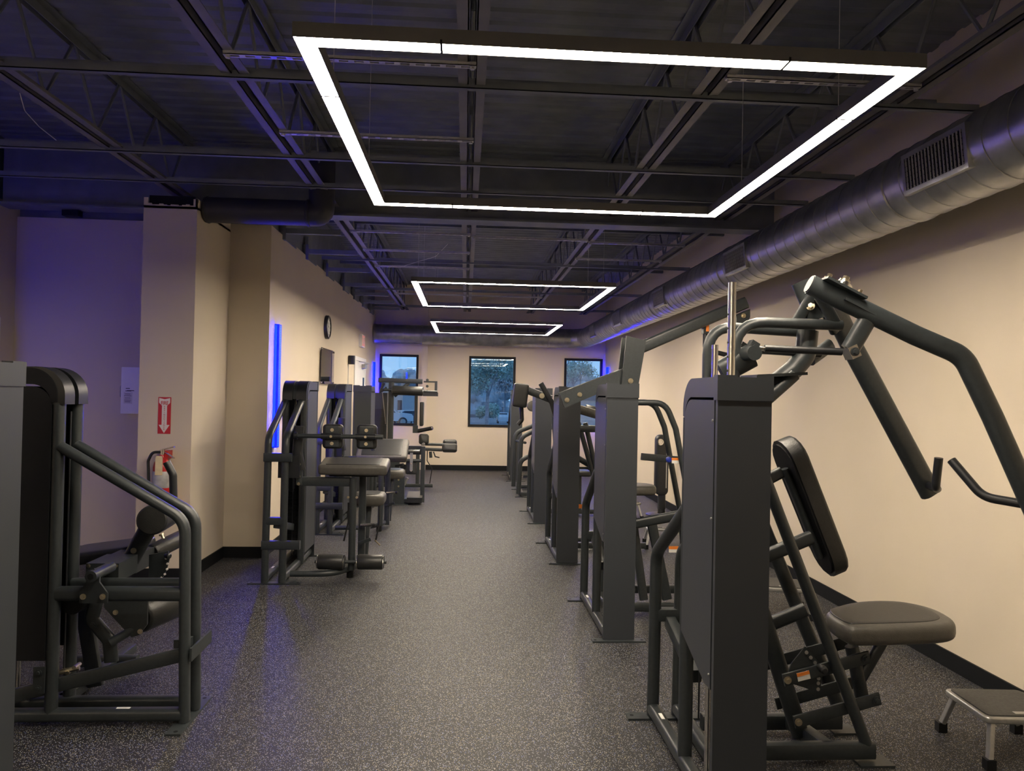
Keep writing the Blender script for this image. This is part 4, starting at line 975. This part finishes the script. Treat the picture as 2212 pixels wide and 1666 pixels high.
# ------------------------------------------------------------------ L2 / L3 curl machines
def curl(dy, label, near=True):
    r = thing('arm_curl_machine', (-1.15, 6.4+dy, 0), label, 'weight machine', LG)
    tower(r, (-1.60, 7.02+dy, 0), (0, -1, 0), (1, 0, 0), w=.215, zb=.12, ztop=1.46, zbend=1.17, brace=True, hood=True)
    # cross member at knee height and mid brace
    MB().sweep([(-1.60, 6.0+dy, .31), (-1.30, 6.0+dy, .31)], rrect(.05, .07, .01), (0, 1, 0)).build('cross_tube', 'frame', r)
    MB().sweep([(-1.60, 6.0+dy, 1.01), (-1.38, 6.0+dy, 1.01)], rrect(.04, .07, .01), (0, 1, 0)).build('cross_tube', 'frame', r)
    # cam mechanism beside tower
    MB().box((-1.50, 6.05+dy, .84), (-1.33, 6.15+dy, 1.02)).build('cam_housing', 'black', r, smooth=False)
    MB().sweep([(-1.35, 6.10+dy, 1.26), (-1.36, 6.10+dy, 1.05), (-1.33, 6.10+dy, .90)], oval(.04, .08), (0, 1, 0), fil=.06).build('lever_arm', 'black', r)
    MB().sweep([(-1.34, 6.1+dy, .97), (-1.34, 6.1+dy, .78)], rrect(.03, .05, .006), (0, 1, 0)).build('hinge_plate', 'frame', r)
    for z in (.95, .85, .79): bolt(r, (-1.34, 6.082+dy, z), (0, -1, 0), .010, .014)
    # base: side tube curving round to the front post
    MB().sweep([(-1.38, 6.05+dy, .07), (-1.05, 6.05+dy, .07), (-.90, 6.25+dy, .08), (-.88, 6.55+dy, .08)], oval(.05, .06), (0, 0, 1), fil=.22).build('base_tube', 'frame', r)
    MB().box((-1.46, 5.98+dy, 0), (-1.34, 6.12+dy, .012)).build('foot_plate', 'frame', r, smooth=False)
    MB().cyl((-.93, 6.22+dy, 0), (-.93, 6.22+dy, .06), .03, 14).build('rubber_foot', 'blackmatte', r)
    MB().cyl((-.91, 6.15+dy, .08), (-.91, 6.15+dy, .84), .030, 18).build('front_post', 'frame', r)
    MB().sweep([(-.86, 6.36+dy, .05), (-.86, 6.36+dy, .84)], rrect(.045, .06, .01), (0, 1, 0)).build('rear_post', 'frame', r)
    MB().sweep([(-1.33, 6.18+dy, .80), (-.90, 6.18+dy, .80)], rrect(.05, .075, .012), (0, 1, 0)).build('arm_beam', 'frame', r)
    for z in (.68,): 
        for x in (-.945, -.875): bolt(r, (x, 6.12+dy, z), (0, -1, 0), .008, .012)
    # sloping arm pad
    if near: pc, tilt, hh = (-.91, 6.22+dy, .925), 9, .30
    else: pc, tilt, hh = (-.91, 6.25+dy, .90), 32, .36
    t = math.radians(tilt); vv = V((0, math.cos(t), math.sin(t))); ww = V((0, -math.sin(t), math.cos(t)))
    p = MB().pad(rounded(.56, hh, .03), pc, (1, 0, 0), vv, ww, .085, .025).build('arm_pad', 'vinyl_grey', r)
    MB().pad(rounded(.44, hh-.06, .012), V(pc) + ww*.0445, (1, 0, 0), vv, ww, .006, .002).build('pad_panel', 'vinyl', p)
    MB().prism(rounded(.40, hh-.1, .02), V(pc) - ww*.052, (1, 0, 0), vv, ww, .02).build('pad_board', 'blackmatte', p)
    # seat
    ol = smooth_outline([(-.14, -.17), (.14, -.17), (.15, .0), (.14, .17), (-.14, .17), (-.15, 0)], 2)
    s_ = MB().pad(ol, (-.84, 6.62+dy, .60), (1, 0, 0), (0, 1, .0), (0, 0, 1), .10, .035).build('seat', 'vinyl_grey', r)
    MB().pad([(a*.7, c*.75) for a, c in ol], (-.84, 6.62+dy, .652), (1, 0, 0), (0, 1, 0), (0, 0, 1), .006, .002).build('seat_top', 'vinyl', s_)
    MB().sweep([(-.84, 6.62+dy, .56), (-.86, 6.55+dy, .06)], rrect(.05, .06, .01), (0, 1, 0)).build('seat_post', 'frame', r)
    # straps
    if near:
        for x in (-1.0, -.73):
            MB().sweep([(x, 6.5+dy, .58), (x+.01, 6.45+dy, .42), (x-.02, 6.42+dy, .26)], rrect(.004, .014, .001), (0, 1, 0), fil=.05).build('strap', 'blackmatte', r)
        MB().sweep([(-.755, 6.42+dy, .27), (-.71, 6.42+dy, .225)], rrect(.006, .012, .002), (0, 1, 0)).build('strap_clip', 'bolt', r)
        # chrome pull-pin
    MB().cyl((-.86, 6.30+dy, .42), (-.76, 6.26+dy, .43), .014, 12).build('pull_pin', 'chrome', r)
    MB().lathe((-.765, 6.26+dy, .43), (1, -.3, 0), [(0, .01), (.01, .017), (.03, .015), (.035, .008)], 12).build('knob', 'black', r)
    MB().sweep([(-.87, 6.28+dy, .27), (-.77, 6.26+dy, .31)], rrect(.012, .03, .004), (0, 1, 0)).build('latch_lever', 'frame', r)
    if near:
        roller(r, (-1.175, 6.10, .155), (-.965, 6.10, .155), .062); roller(r, (-.855, 6.10, .155), (-.645, 6.10, .155), .062)
        MB().cyl((-1.20, 6.10, .155), (-.62, 6.10, .155), .014, 12).build('roller_axle', 'frame', r)
        # chest pads on a horizontal bar
        MB().cyl((-1.36, 6.02, 1.185), (-.66, 6.02, 1.185), .018, 14).build('pad_bar', 'frame', r)
        for x in (-1.075, -.80):
            P_ = MB().pad(rounded(.165, .20, .03), (x, 6.10, 1.18), (1, 0, 0), (0, 0, 1), (0, 1, 0), .055, .018).build('chest_pad', 'vinyl', r)
            for z in (1.235, 1.125):
                MB().pad(rounded(.11, .06, .008), (x, 6.058, z), (1, 0, 0), (0, 0, 1), (0, -1, 0), .02, .004).build('pad_bracket', 'frame', P_); bolt(P_, (x, 6.046, z), (0, -1, 0), .011, .008)
            MB().cyl((x-.08, 6.02, 1.185), (x+.08, 6.02, 1.185), .025, 16).build('clamp', 'black', P_); bolt(P_, (x, 5.998, 1.185), (0, -1, 0), .008, .008)
        MB().cyl((-1.37, 6.02, 1.185), (-1.345, 6.02, 1.185), .03, 14).build('pivot_cap', 'black', r)
    return r
curl(0, 'charcoal arm curl machine with two small chest pads, nearest in the left row', True)
L3 = curl(2.05, 'charcoal arm curl machine behind the nearest one, with tilted pad', False)
MB().sweep([(-1.0, 8.0, 1.06), (-.98, 8.0, .92)], oval(.03, .045), (0, 1, 0)).build('pad_stem', 'frame', L3)
MB().cyl((-.97, 8.35, 1.6), (-.97, 8.35, .9), .004, 6).build('cable', 'paper', L3) if False else None

# ------------------------------------------------------------------ L4 low machine with foot platform
r = thing('leg_press_machine', (-.9, 10.3, 0), 'low machine with foot platforms and post, third along the left side', 'weight machine', LG)
tower(r, (-1.505, 10.0, 0), (0, 1, 0), (1, 0, 0), w=.235, zb=.4, hood=False, brace=False)
MB().box((-.97, 10.26, 0), (-.82, 10.36, .39)).build('post', 'frame', r, smooth=False)
MB().box((-1.03, 10.2, 0), (-.76, 10.4, .010)).build('foot_plate', 'frame', r, smooth=False)
for z in (.34, .25): bolt(r, (-.90, 10.26, z), (0, -1, 0), .01, .012)
MB().box((-.78, 10.22, .10), (-.57, 10.50, .125), rx(12)).build('foot_platform', 'vinyl_grey', r, smooth=False)
MB().box((-.78, 10.22, .03), (-.57, 10.28, .10)).build('platform_base', 'black', r, smooth=False)
MB().box((-1.12, 10.22, .17), (-.96, 10.42, .19), rx(14)).build('foot_platform', 'vinyl_grey', r, smooth=False)
MB().sweep([(-.575, 10.35, .02), (-.575, 10.35, .80)], rrect(.03, .06, .006), (0, 1, 0)).build('side_post', 'frame', r)
MB().cyl((-.575, 10.32, .83), (-.575, 10.40, .83), .022, 14).build('pivot_cap', 'chrome', r)
MB().pad(rounded(.15, .19, .02), (-.74, 10.40, .50), (1, 0, 0), (0, .1, 1), (0, -1, .1), .06, .015).build('calf_pad', 'vinyl', r)
MB().prism([(-.02, -.06), (.02, -.06), (.02, .19), (-.02, .19)], (-.735, 10.33, .52), (1, 0, 0), (0, 0, 1), (0, -1, 0), .012).build('pad_strap_plate', 'silver', r)
for z in (.46, .56): bolt(r, (-.735, 10.323, z), (0, -1, 0), .008, .008)
MB().cyl((-.78, 10.33, .74), (-.62, 10.33, .74), .020, 14).build('axle', 'chrome', r)
MB().cyl((-.80, 10.36, .60), (-.60, 10.36, .60), .024, 14).build('cross_tube', 'frame', r)
MB().box((-.81, 10.40, .68), (-.60, 10.48, .80)).build('cam_housing', 'black', r, smooth=False)
MB().sweep([(-.83, 10.36, .26), (-.78, 10.34, .36)], rnd(.02, 10), (0, 1, 0)).build('crank', 'silver', r)
MB().sweep([(-.95, 10.32, .53), (-.84, 10.25, .555)], rnd(.018, 10), (0, 0, 1)).build('handle', 'black', r)
MB().box((-1.02, 10.36, .32), (-.90, 10.42, .62)).build('rear_post', 'frame', r, smooth=False)
MB().box((-1.25, 10.30, .02), (-.6, 10.50, .07)).build('base_rail', 'frame', r, smooth=False)

# ------------------------------------------------------------------ L5 tall machine with roller pads
r = thing('ab_crunch_machine', (-1.0, 12.0, 0), 'tall machine with overhead roller pad, last in the left row by the window', 'weight machine', LG)
MB().sweep([(-1.41, 12.0, 1.745), (-.70, 12.0, 1.735)], rrect(.06, .075, .01), (0, 1, 0)).build('overhead_beam', 'frame', r)
MB().sweep([(-1.20, 12.0, .02), (-1.20, 12.0, 1.71)], rrect(.09, .085, .01), (0, 1, 0)).build('mast', 'frame', r)
MB().sweep([(-1.15, 12.0, 1.49), (-.92, 12.0, 1.71)], rrect(.04, .06, .01), (0, 1, 0)).build('gusset', 'frame', r)
roller(r, (-1.17, 11.85, 1.585), (-.68, 11.85, 1.575), .075, caps=True)
MB().cyl((-1.30, 11.85, 1.59), (-.45, 11.85, 1.57), .02, 12).build('roller_axle', 'frame', r)
MB().box((-.68, 11.83, 1.50), (-.44, 11.90, 1.56)).build('end_block', 'black', r, smooth=False)
b = MB(); b.box((-.68, 11.96, 1.72), (-.46, 12.0, 1.745)); b.box((-.50, 11.93, 1.56), (-.46, 12.02, 1.745)); b.build('end_bracket', 'frame', r, smooth=False)
for z in (1.76, 1.66, 1.58): MB().cyl((-.62, 11.90, z), (-.62, 11.98, z), .022, 10).build('pivot_cap', 'frame', r)
MB().sweep([(-1.26, 11.9, 1.62), (-1.36, 11.9, 1.56), (-1.31, 11.9, 1.70)], rrect(.04, .05, .01), (0, 1, 0)).build('lever_arm', 'black', r)
MB().sweep([(-.80, 12.02, 1.50), (-.80, 12.02, .95)], rrect(.04, .05, .01), (0, 1, 0)).build('arm', 'frame', r)
MB().pad(rounded(.06, .39, .02), (-.70, 12.0, 1.21), (1, 0, 0), (0, 0, 1), (0, -1, 0), .22, .018).build('back_pad', 'vinyl', r)
MB().box((-.84, 11.95, .90), (-.76, 12.05, 1.02)).build('hinge_block', 'frame', r, smooth=False)
MB().cyl((-.76, 11.98, .93), (-.53, 11.90, .985), .032, 16).build('grip', 'black', r)
MB().cyl((-.53, 11.90, .985), (-.515, 11.895, .989), .026, 16).build('grip_cap', 'chrome', r)
MB().lathe((-1.26, 11.88, 1.02), (0, 1, 0), [(0, .004), (.02, .006), (.03, .004)], 8).build('clip', 'chrome', r)
MB().cyl((-1.33, 11.9, 1.55), (-1.27, 11.9, 1.04), .005, 6).build('cable', 'chrome', r)
b = MB(); b.box((-1.50, 12.05, .02), (-1.27, 12.25, 1.54)); b.build('stack_housing', 'shroud', r, smooth=False)
MB().box((-1.47, 12.04, .5), (-1.30, 12.05, 1.28)).build('stack_window', 'black', r, smooth=False)
MB().sweep([(-1.5, 12.0, .05), (-.5, 12.0, .05)], rrect(.06, .06, .012), (0, 1, 0)).build('base_rail', 'frame', r)
MB().sweep([(-.75, 12.0, .05), (-.75, 12.0, .60)], rrect(.05, .06, .01), (0, 1, 0)).build('seat_post', 'frame', r)
MB().pad(rounded(.16, .17, .04), (-.66, 12.0, .80), (1, 0, 0), (0, .1, 1), (0, -1, .1), .12, .03).build('knee_pad', 'vinyl', r)
MB().sweep([(-.70, 12.0, .72), (-.30, 12.0, .715)], oval(.035, .045), (0, 1, 0)).build('pad_arm', 'frame', r)
MB().sweep([(-.70, 12.0, .64), (-.36, 12.0, .63)], rrect(.06, .05, .01), (0, 1, 0)).build('pad_arm', 'frame', r)
MB().pad(rounded(.245, .14, .04), (-.24, 11.98, .665), (1, 0, 0), (0, .2, 1), (0, -1, .2), .14, .03).build('shin_pad', 'vinyl', r)
MB().pad(rounded(.23, .12, .04), (-.24, 12.15, .73), (1, 0, 0), (0, 0, 1), (0, -1, 0), .12, .03).build('shin_pad', 'vinyl', r)
MB().sweep([(-.60, 12.0, .62), (-.60, 12.0, .45), (-.52, 12.05, .32), (-.56, 12.1, .03)], rnd(.008, 8), (0, 1, 0), fil=.04).build('hanging_strap', 'black', r)
MB().sweep([(-.55, 12.0, .60), (-.54, 12.0, .50)], rrect(.03, .05, .01), (0, 1, 0)).build('bracket', 'frame', r)
MB().sweep([(-.5, 12.0, .60), (-.47, 12.0, .52), (-.40, 12.0, .505)], rrect(.02, .02, .005), (0, 1, 0)).build('release_lever', 'black', r)

# ------------------------------------------------------------------ step stools
def stool(x, y, w, d, rot, label, h=.21):
    r = thing('step_stool', (x, y, 0), label, 'step stool', 'folding step stools')
    T = Matrix.Translation((x, y, 0)) @ Matrix.Rotation(math.radians(rot), 4, 'Z')
    b = MB(T); b.pad(rounded(w, d, .03), (0, 0, h-.014), (1, 0, 0), (0, 1, 0), (0, 0, 1), .028, .008); b.build('step_frame', 'silver', r)
    b = MB(T); b.pad(rounded(w-.035, d-.035, .022), (0, 0, h+.003), (1, 0, 0), (0, 1, 0), (0, 0, 1), .006, .001)
    b.build('tread', 'tread', r)
    MB(T).box((-.035, -d/2+.03, h+.006), (.02, -d/2+.055, h+.0075)).build('logo_patch', 'silver', r, smooth=False)
    for sx in (-1, 1):
        for sy in (-1, 1):
            L = MB(T).sweep([(sx*(w/2-.04), sy*(d/2-.03), h-.02), (sx*(w/2-.005), sy*(d/2+.015), .035)], rrect(.028, .022, .004), (0, 1, 0)).build('leg', 'silver', r, smooth=False)
            MB(T).box((sx*(w/2-.003)-.02, sy*(d/2+.017)-.018, 0), (sx*(w/2-.003)+.02, sy*(d/2+.017)+.018, .045)).build('rubber_foot', 'blackmatte', L, smooth=False)
stool(2.44, 3.165, .36, .32, -4, 'silver step stool with black tread at the right edge, in front of the pulldown machine')
stool(2.33, 5.25, .36, .30, -12, 'silver step stool on the floor behind the pulldown machine back pad')
stool(2.10, 7.55, .40, .30, -10, 'silver step stool seen low between the two nearest right towers')
stool(2.05, 9.35, .40, .30, 5, 'small step stool near the black tower fan by the right wall')
# ------------------------------------------------------------------ tower fan
fx, fy = 2.72, 9.6
r = thing('tower_fan', (fx-.1, fy, 0), 'slim black pedestal device with ring eye and round base near right wall', 'tower fan')
fx -= .10
MB().lathe((fx, fy, 0), (0, 0, 1), [(0, .20), (.008, .205), (.015, .19), (.02, .05), (.09, .045)], 36).build('base', 'black', r)
MB().sweep([(fx, fy, .08), (fx, fy, .30)], rrect(.10, .09, .02), (0, 1, 0)).build('neck', 'black', r)
ol = rounded(.17, .80, .07, 6)
MB().pad(ol, (fx-.01, fy, .66), (1, 0, 0), (0, 0, 1), (0, -1, 0), .12, .02).build('body', 'black', r)
MB().lathe((fx-.045, fy-.065, .965), (0, -1, 0), [(0, .042), (.008, .042), (.010, .028), (.004, .026)], 24).build('ring', 'chrome', r)
MB().box((fx+.035, fy-.068, .36), (fx+.048, fy-.06, .86)).build('light_slot', 'silver', r, smooth=False)

# ------------------------------------------------------------------ outside
def gz(y): return -.034 * (y - 26) if y > 26 else 0
b = MB(); ys_ = [15.1, 26, 60, 100, 160, 260, 420]
vs = []; fs = []
for y in ys_: vs += [(-90, y, gz(y)-.02), (110, y, gz(y)-.02)]
for i in range(len(ys_)-1): fs.append((2*i, 2*i+1, 2*i+3, 2*i+2))
b.add(vs, fs); struct(b.build('ground', 'asphalt', smooth=False))
def car(x, y, rot, label, m='carwhite', L=4.7, W=1.9, H=1.75, pickup=False):
    z = gz(y) - .02
    r = thing('parked_car', (x, y, z), label, 'car', 'vehicles in the car park')
    T = Matrix.Translation((x, y, z)) @ Matrix.Rotation(math.radians(rot), 4, 'Z')
    h = L/2
    if pickup: ol = [(-h, .45), (h, .45), (h, 1.0), (h*.92, 1.08), (h*.45, 1.15), (h*.28, H), (-h*.15, H), (-h*.22, 1.15), (-h, 1.15)]
    else: ol = [(-h, .42), (h, .42), (h, .85), (h*.94, 1.02), (h*.45, 1.12), (h*.18, H-.05), (0, H), (-h*.80, H-.02), (-h*.96, 1.15), (-h, .9)]
    MB(T).prism(ol, (0, 0, 0), (1, 0, 0), (0, 0, 1), (0, 1, 0), W*.94).build('body', m, r)
    if pickup: g = [(h*.38, 1.16), (h*.24, H-.09), (-h*.12, H-.09), (-h*.15, 1.16)]
    else: g = [(h*.36, 1.13), (h*.14, H-.13), (-h*.76, H-.11), (-h*.86, 1.16)]
    MB(T).prism(g, (0, 0, 0), (1, 0, 0), (0, 0, 1), (0, 1, 0), W*.95).build('side_window', 'carglass', r, smooth=False)
    xb = -h*.155 if pickup else -h*.965
    MB(T).box((xb-.06, -W*.36, 1.18), (xb+.05, W*.36, H-.12)).build('rear_window', 'carglass', r, smooth=False)
    for sx in (-.62, .62):
        for sy in (-1, 1):
            wv = MB(T).cyl((h*sx, sy*(W/2-.20), .37), (h*sx, sy*(W/2+.01), .37), .38, 24).build('wheel', 'tyre', r)
            MB(T).cyl((h*sx, sy*(W/2+.005), .37), (h*sx, sy*(W/2+.018), .37), .24, 14).build('hub', 'silver', wv)
car(-6.9, 64, 10, 'white sport utility vehicle seen low in the left end window')
car(-4.6, 74, 25, 'dark car behind the white vehicle in the left window', 'cardark', H=1.45)
car(-3.9, 82, 5, 'white sedan parked at the right of the left window view', 'carwhite', H=1.5)
car(-9.5, 88, 80, 'white pickup parked far back in the left window view', 'carwhite', pickup=True)
car(6.6, 128, 90, 'white pickup seen from behind in the middle window', 'carwhite', W=2.0, H=1.9, pickup=True)
def blobtree(x, y, h, rad, label, seed=0, m='foliage', leaves=900, trunk=.25, crown=.45, sz=.32, name='tree'):
    rr = random.Random(seed); z = gz(y) - .1
    r = thing(name, (x, y, z), label, 'tree', 'trees beyond the car park')
    b = MB(); b.cyl((x, y, z), (x+.1, y, z+h*.55), trunk, 8, trunk*.7)
    tips = []
    for i in range(7):
        a = rr.uniform(0, 2*PI); d = rr.uniform(.3, .8)*rad
        t = (x+math.cos(a)*d, y+math.sin(a)*d*.7, z+h*rr.uniform(crown+.1, .92)); tips.append(t)
        b.cyl((x, y, z+h*rr.uniform(.3, .55)), t, trunk*.45, 6, trunk*.12)
    b.build('trunk', 'bark', r)
    b = MB()
    cl = [V(t) for t in tips] + [V((x+rr.uniform(-.6, .6)*rad, y+rr.uniform(-.5, .5)*rad, z+h*rr.uniform(crown, .95))) for _ in range(9)]
    for i in range(leaves):
        c = rr.choice(cl); d = V((rr.gauss(0, 1), rr.gauss(0, 1), rr.gauss(0, .7))); d = d.normalized()*rad*.33*rr.random()**.4
        p = c + d; u = V((rr.gauss(0, 1), rr.gauss(0, 1), rr.gauss(0, 1))).normalized(); w = u.orthogonal().normalized(); s = sz*rr.uniform(.6, 1.4)
        b.add([p-u*s, p-w*s*.6, p+u*s, p+w*s*.6], [(0, 1, 2, 3)])
    b.build('foliage', m, r, smooth=False)
blobtree(2.7, 92, 9.2, 4.6, 'spreading evergreen tree in the middle window', 3, leaves=6500, sz=.15)
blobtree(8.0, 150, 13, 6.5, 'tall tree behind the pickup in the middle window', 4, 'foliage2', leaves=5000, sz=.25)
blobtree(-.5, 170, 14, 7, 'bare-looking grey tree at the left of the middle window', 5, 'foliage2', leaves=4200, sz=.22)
blobtree(3.1, 105, 3.0, 2.0, 'round shrub beneath the spreading tree', 6, leaves=2600, trunk=.1, crown=.25, sz=.12, name='shrub')
for i, (x, y, lab) in enumerate(((13.6, 100, 'tall thin pine at the left of the right window'), (15.3, 104, 'second tall thin pine in the right window'), (17.2, 110, 'third tall thin pine at the right of the right window'))):
    blobtree(x, y, 15, 3.4, lab, 20+i, leaves=2200, trunk=.14, crown=.45, sz=.16, name='pine_tree')
# distant tree line: big rounded crowns
rr = random.Random(11)
for i, (x, w_) in enumerate(((-33, 8), (-26, 8), (-19, 8), (-12, 8), (-5, 8), (3, 9), (10, 9), (18, 9), (26, 9), (34, 9), (42, 9))):
    y = 226 if i % 2 else 240; z = gz(y); h = rr.uniform(16.5, 19.5)
    r = thing('distant_tree', (x, y, z), 'hazy rounded tree in the far tree line, number %d from its left end' % (i+1), 'tree', 'far tree line')
    b = MB()
    for k in range(13):
        c = V((x+rr.uniform(-.42, .42)*w_, y+rr.uniform(-2, 2), z+h*(.10+.68*k/12))); R_ = w_*rr.uniform(.32, .46)*(1.1-.35*k/12)
        n1, n2 = 14, 20; vs = []; fs = []
        for a in range(n1+1):
            for c2 in range(n2):
                ph = PI*a/n1; thh = 2*PI*c2/n2; nv_ = V((math.sin(ph)*math.cos(thh), math.sin(ph)*math.sin(thh), math.cos(ph))); q = R_*(1 + .22*mnoise.noise(nv_*3.1 + c) + .10*mnoise.noise(nv_*8 + c)); vs.append(c + V((q*math.sin(ph)*math.cos(thh), q*math.sin(ph)*math.sin(thh), q*math.cos(ph)*.85)))
        for a in range(n1):
            for c2 in range(n2): fs.append((a*n2+c2, a*n2+(c2+1) % n2, (a+1)*n2+(c2+1) % n2, (a+1)*n2+c2))
        b.add(vs, fs)
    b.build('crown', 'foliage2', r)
    MB().cyl((x, y, z-.5), (x, y, z+h*.5), .5, 8).build('trunk', 'bark', r)
def house(x, y, w, d, h, rh, label, name='house'):
    z = gz(y)
    r = thing(name, (x, y, z), label, 'building')
    MB().box((x-w/2, y, z), (x+w/2, y+d, z+h)).build('wall', 'house', r, smooth=False)
    MB().prism([(-w/2-.5, h), (w/2+.5, h), (w/2*.7, h+rh), (-w/2*.7, h+rh)], (x, y+d/2, z), (1, 0, 0), (0, 0, 1), (0, 1, 0), d+1).build('roof', 'roofing', r, smooth=False)
    for i in range(3): MB().box((x-w*.36+w*.3*i, y-.05, z+h*.35), (x-w*.36+w*.3*i+1.1, y, z+h*.7)).build('window', 'carglass', r, smooth=False)
house(-16, 185, 15, 10, 7.2, 2.2, 'low white building before the trees in the left window')
house(29.0, 190, 11, 9, 6.0, 2.6, 'pale gabled house low in the right window')
o = MB().box((-60, 142, gz(142)-.1), (70, 142.4, gz(142)+.9)).build('boundary_wall', 'concrete', smooth=False)
tag(o, 'long pale low wall crossing behind the parked cars', 'wall')

# ------------------------------------------------------------------ world
w = bpy.data.worlds.new('World'); bpy.context.scene.world = w; w.use_nodes = True
nt = w.node_tree; bg = nt.nodes['Background']
tc = nt.nodes.new('ShaderNodeTexCoord'); sp = nt.nodes.new('ShaderNodeSeparateXYZ'); nt.links.new(tc.outputs['Generated'], sp.inputs[0])
rp = nt.nodes.new('ShaderNodeValToRGB'); e = rp.color_ramp.elements
e[0].position = 0.0; e[0].color = (0.30, 0.56, 0.86, 1); e[1].position = .35; e[1].color = (0.20, 0.42, 0.80, 1)
nz = nt.nodes.new('ShaderNodeTexNoise'); nz.inputs['Scale'].default_value = 3; nt.links.new(tc.outputs['Generated'], nz.inputs['Vector'])
ad = nt.nodes.new('ShaderNodeMath'); ad.operation = 'MULTIPLY_ADD'; ad.inputs[1].default_value = .15
nt.links.new(nz.outputs['Fac'], ad.inputs[0]); nt.links.new(sp.outputs[2], ad.inputs[2])
nt.links.new(ad.outputs[0], rp.inputs['Fac']); nt.links.new(rp.outputs['Color'], bg.inputs['Color'])
bg.inputs['Strength'].default_value = 1.25

# ------------------------------------------------------------------ camera
yaw, pitch, roll = .0630, .01258, .01992
cyw, syw, cp, spp, cr, sr = math.cos(yaw), math.sin(yaw), math.cos(pitch), math.sin(pitch), math.cos(roll), math.sin(roll)
f = V((syw*cp, cyw*cp, spp)); rt = V((cyw, -syw, 0)); up = rt.cross(f)
r2 = cr*rt + sr*up; u2 = -sr*rt + cr*up
cam = bpy.data.cameras.new('camera'); co = bpy.data.objects.new('camera', cam); C.objects.link(co)
Mx = Matrix.Identity(4)
for i in range(3): Mx[i][0] = r2[i]; Mx[i][1] = u2[i]; Mx[i][2] = -f[i]
Mx.translation = V((0, 0, 1.55)); co.matrix_world = Mx
cam.sensor_width = 36; cam.lens = 1586/2212*36; cam.clip_start = .05; cam.clip_end = 1000
bpy.context.scene.camera = co
sc = bpy.context.scene
sc.view_settings.view_transform = 'Standard'; sc.view_settings.look = 'None'; sc.view_settings.gamma = 1
sc.view_settings.use_curve_mapping = False; sc.view_settings.exposure = 0.0
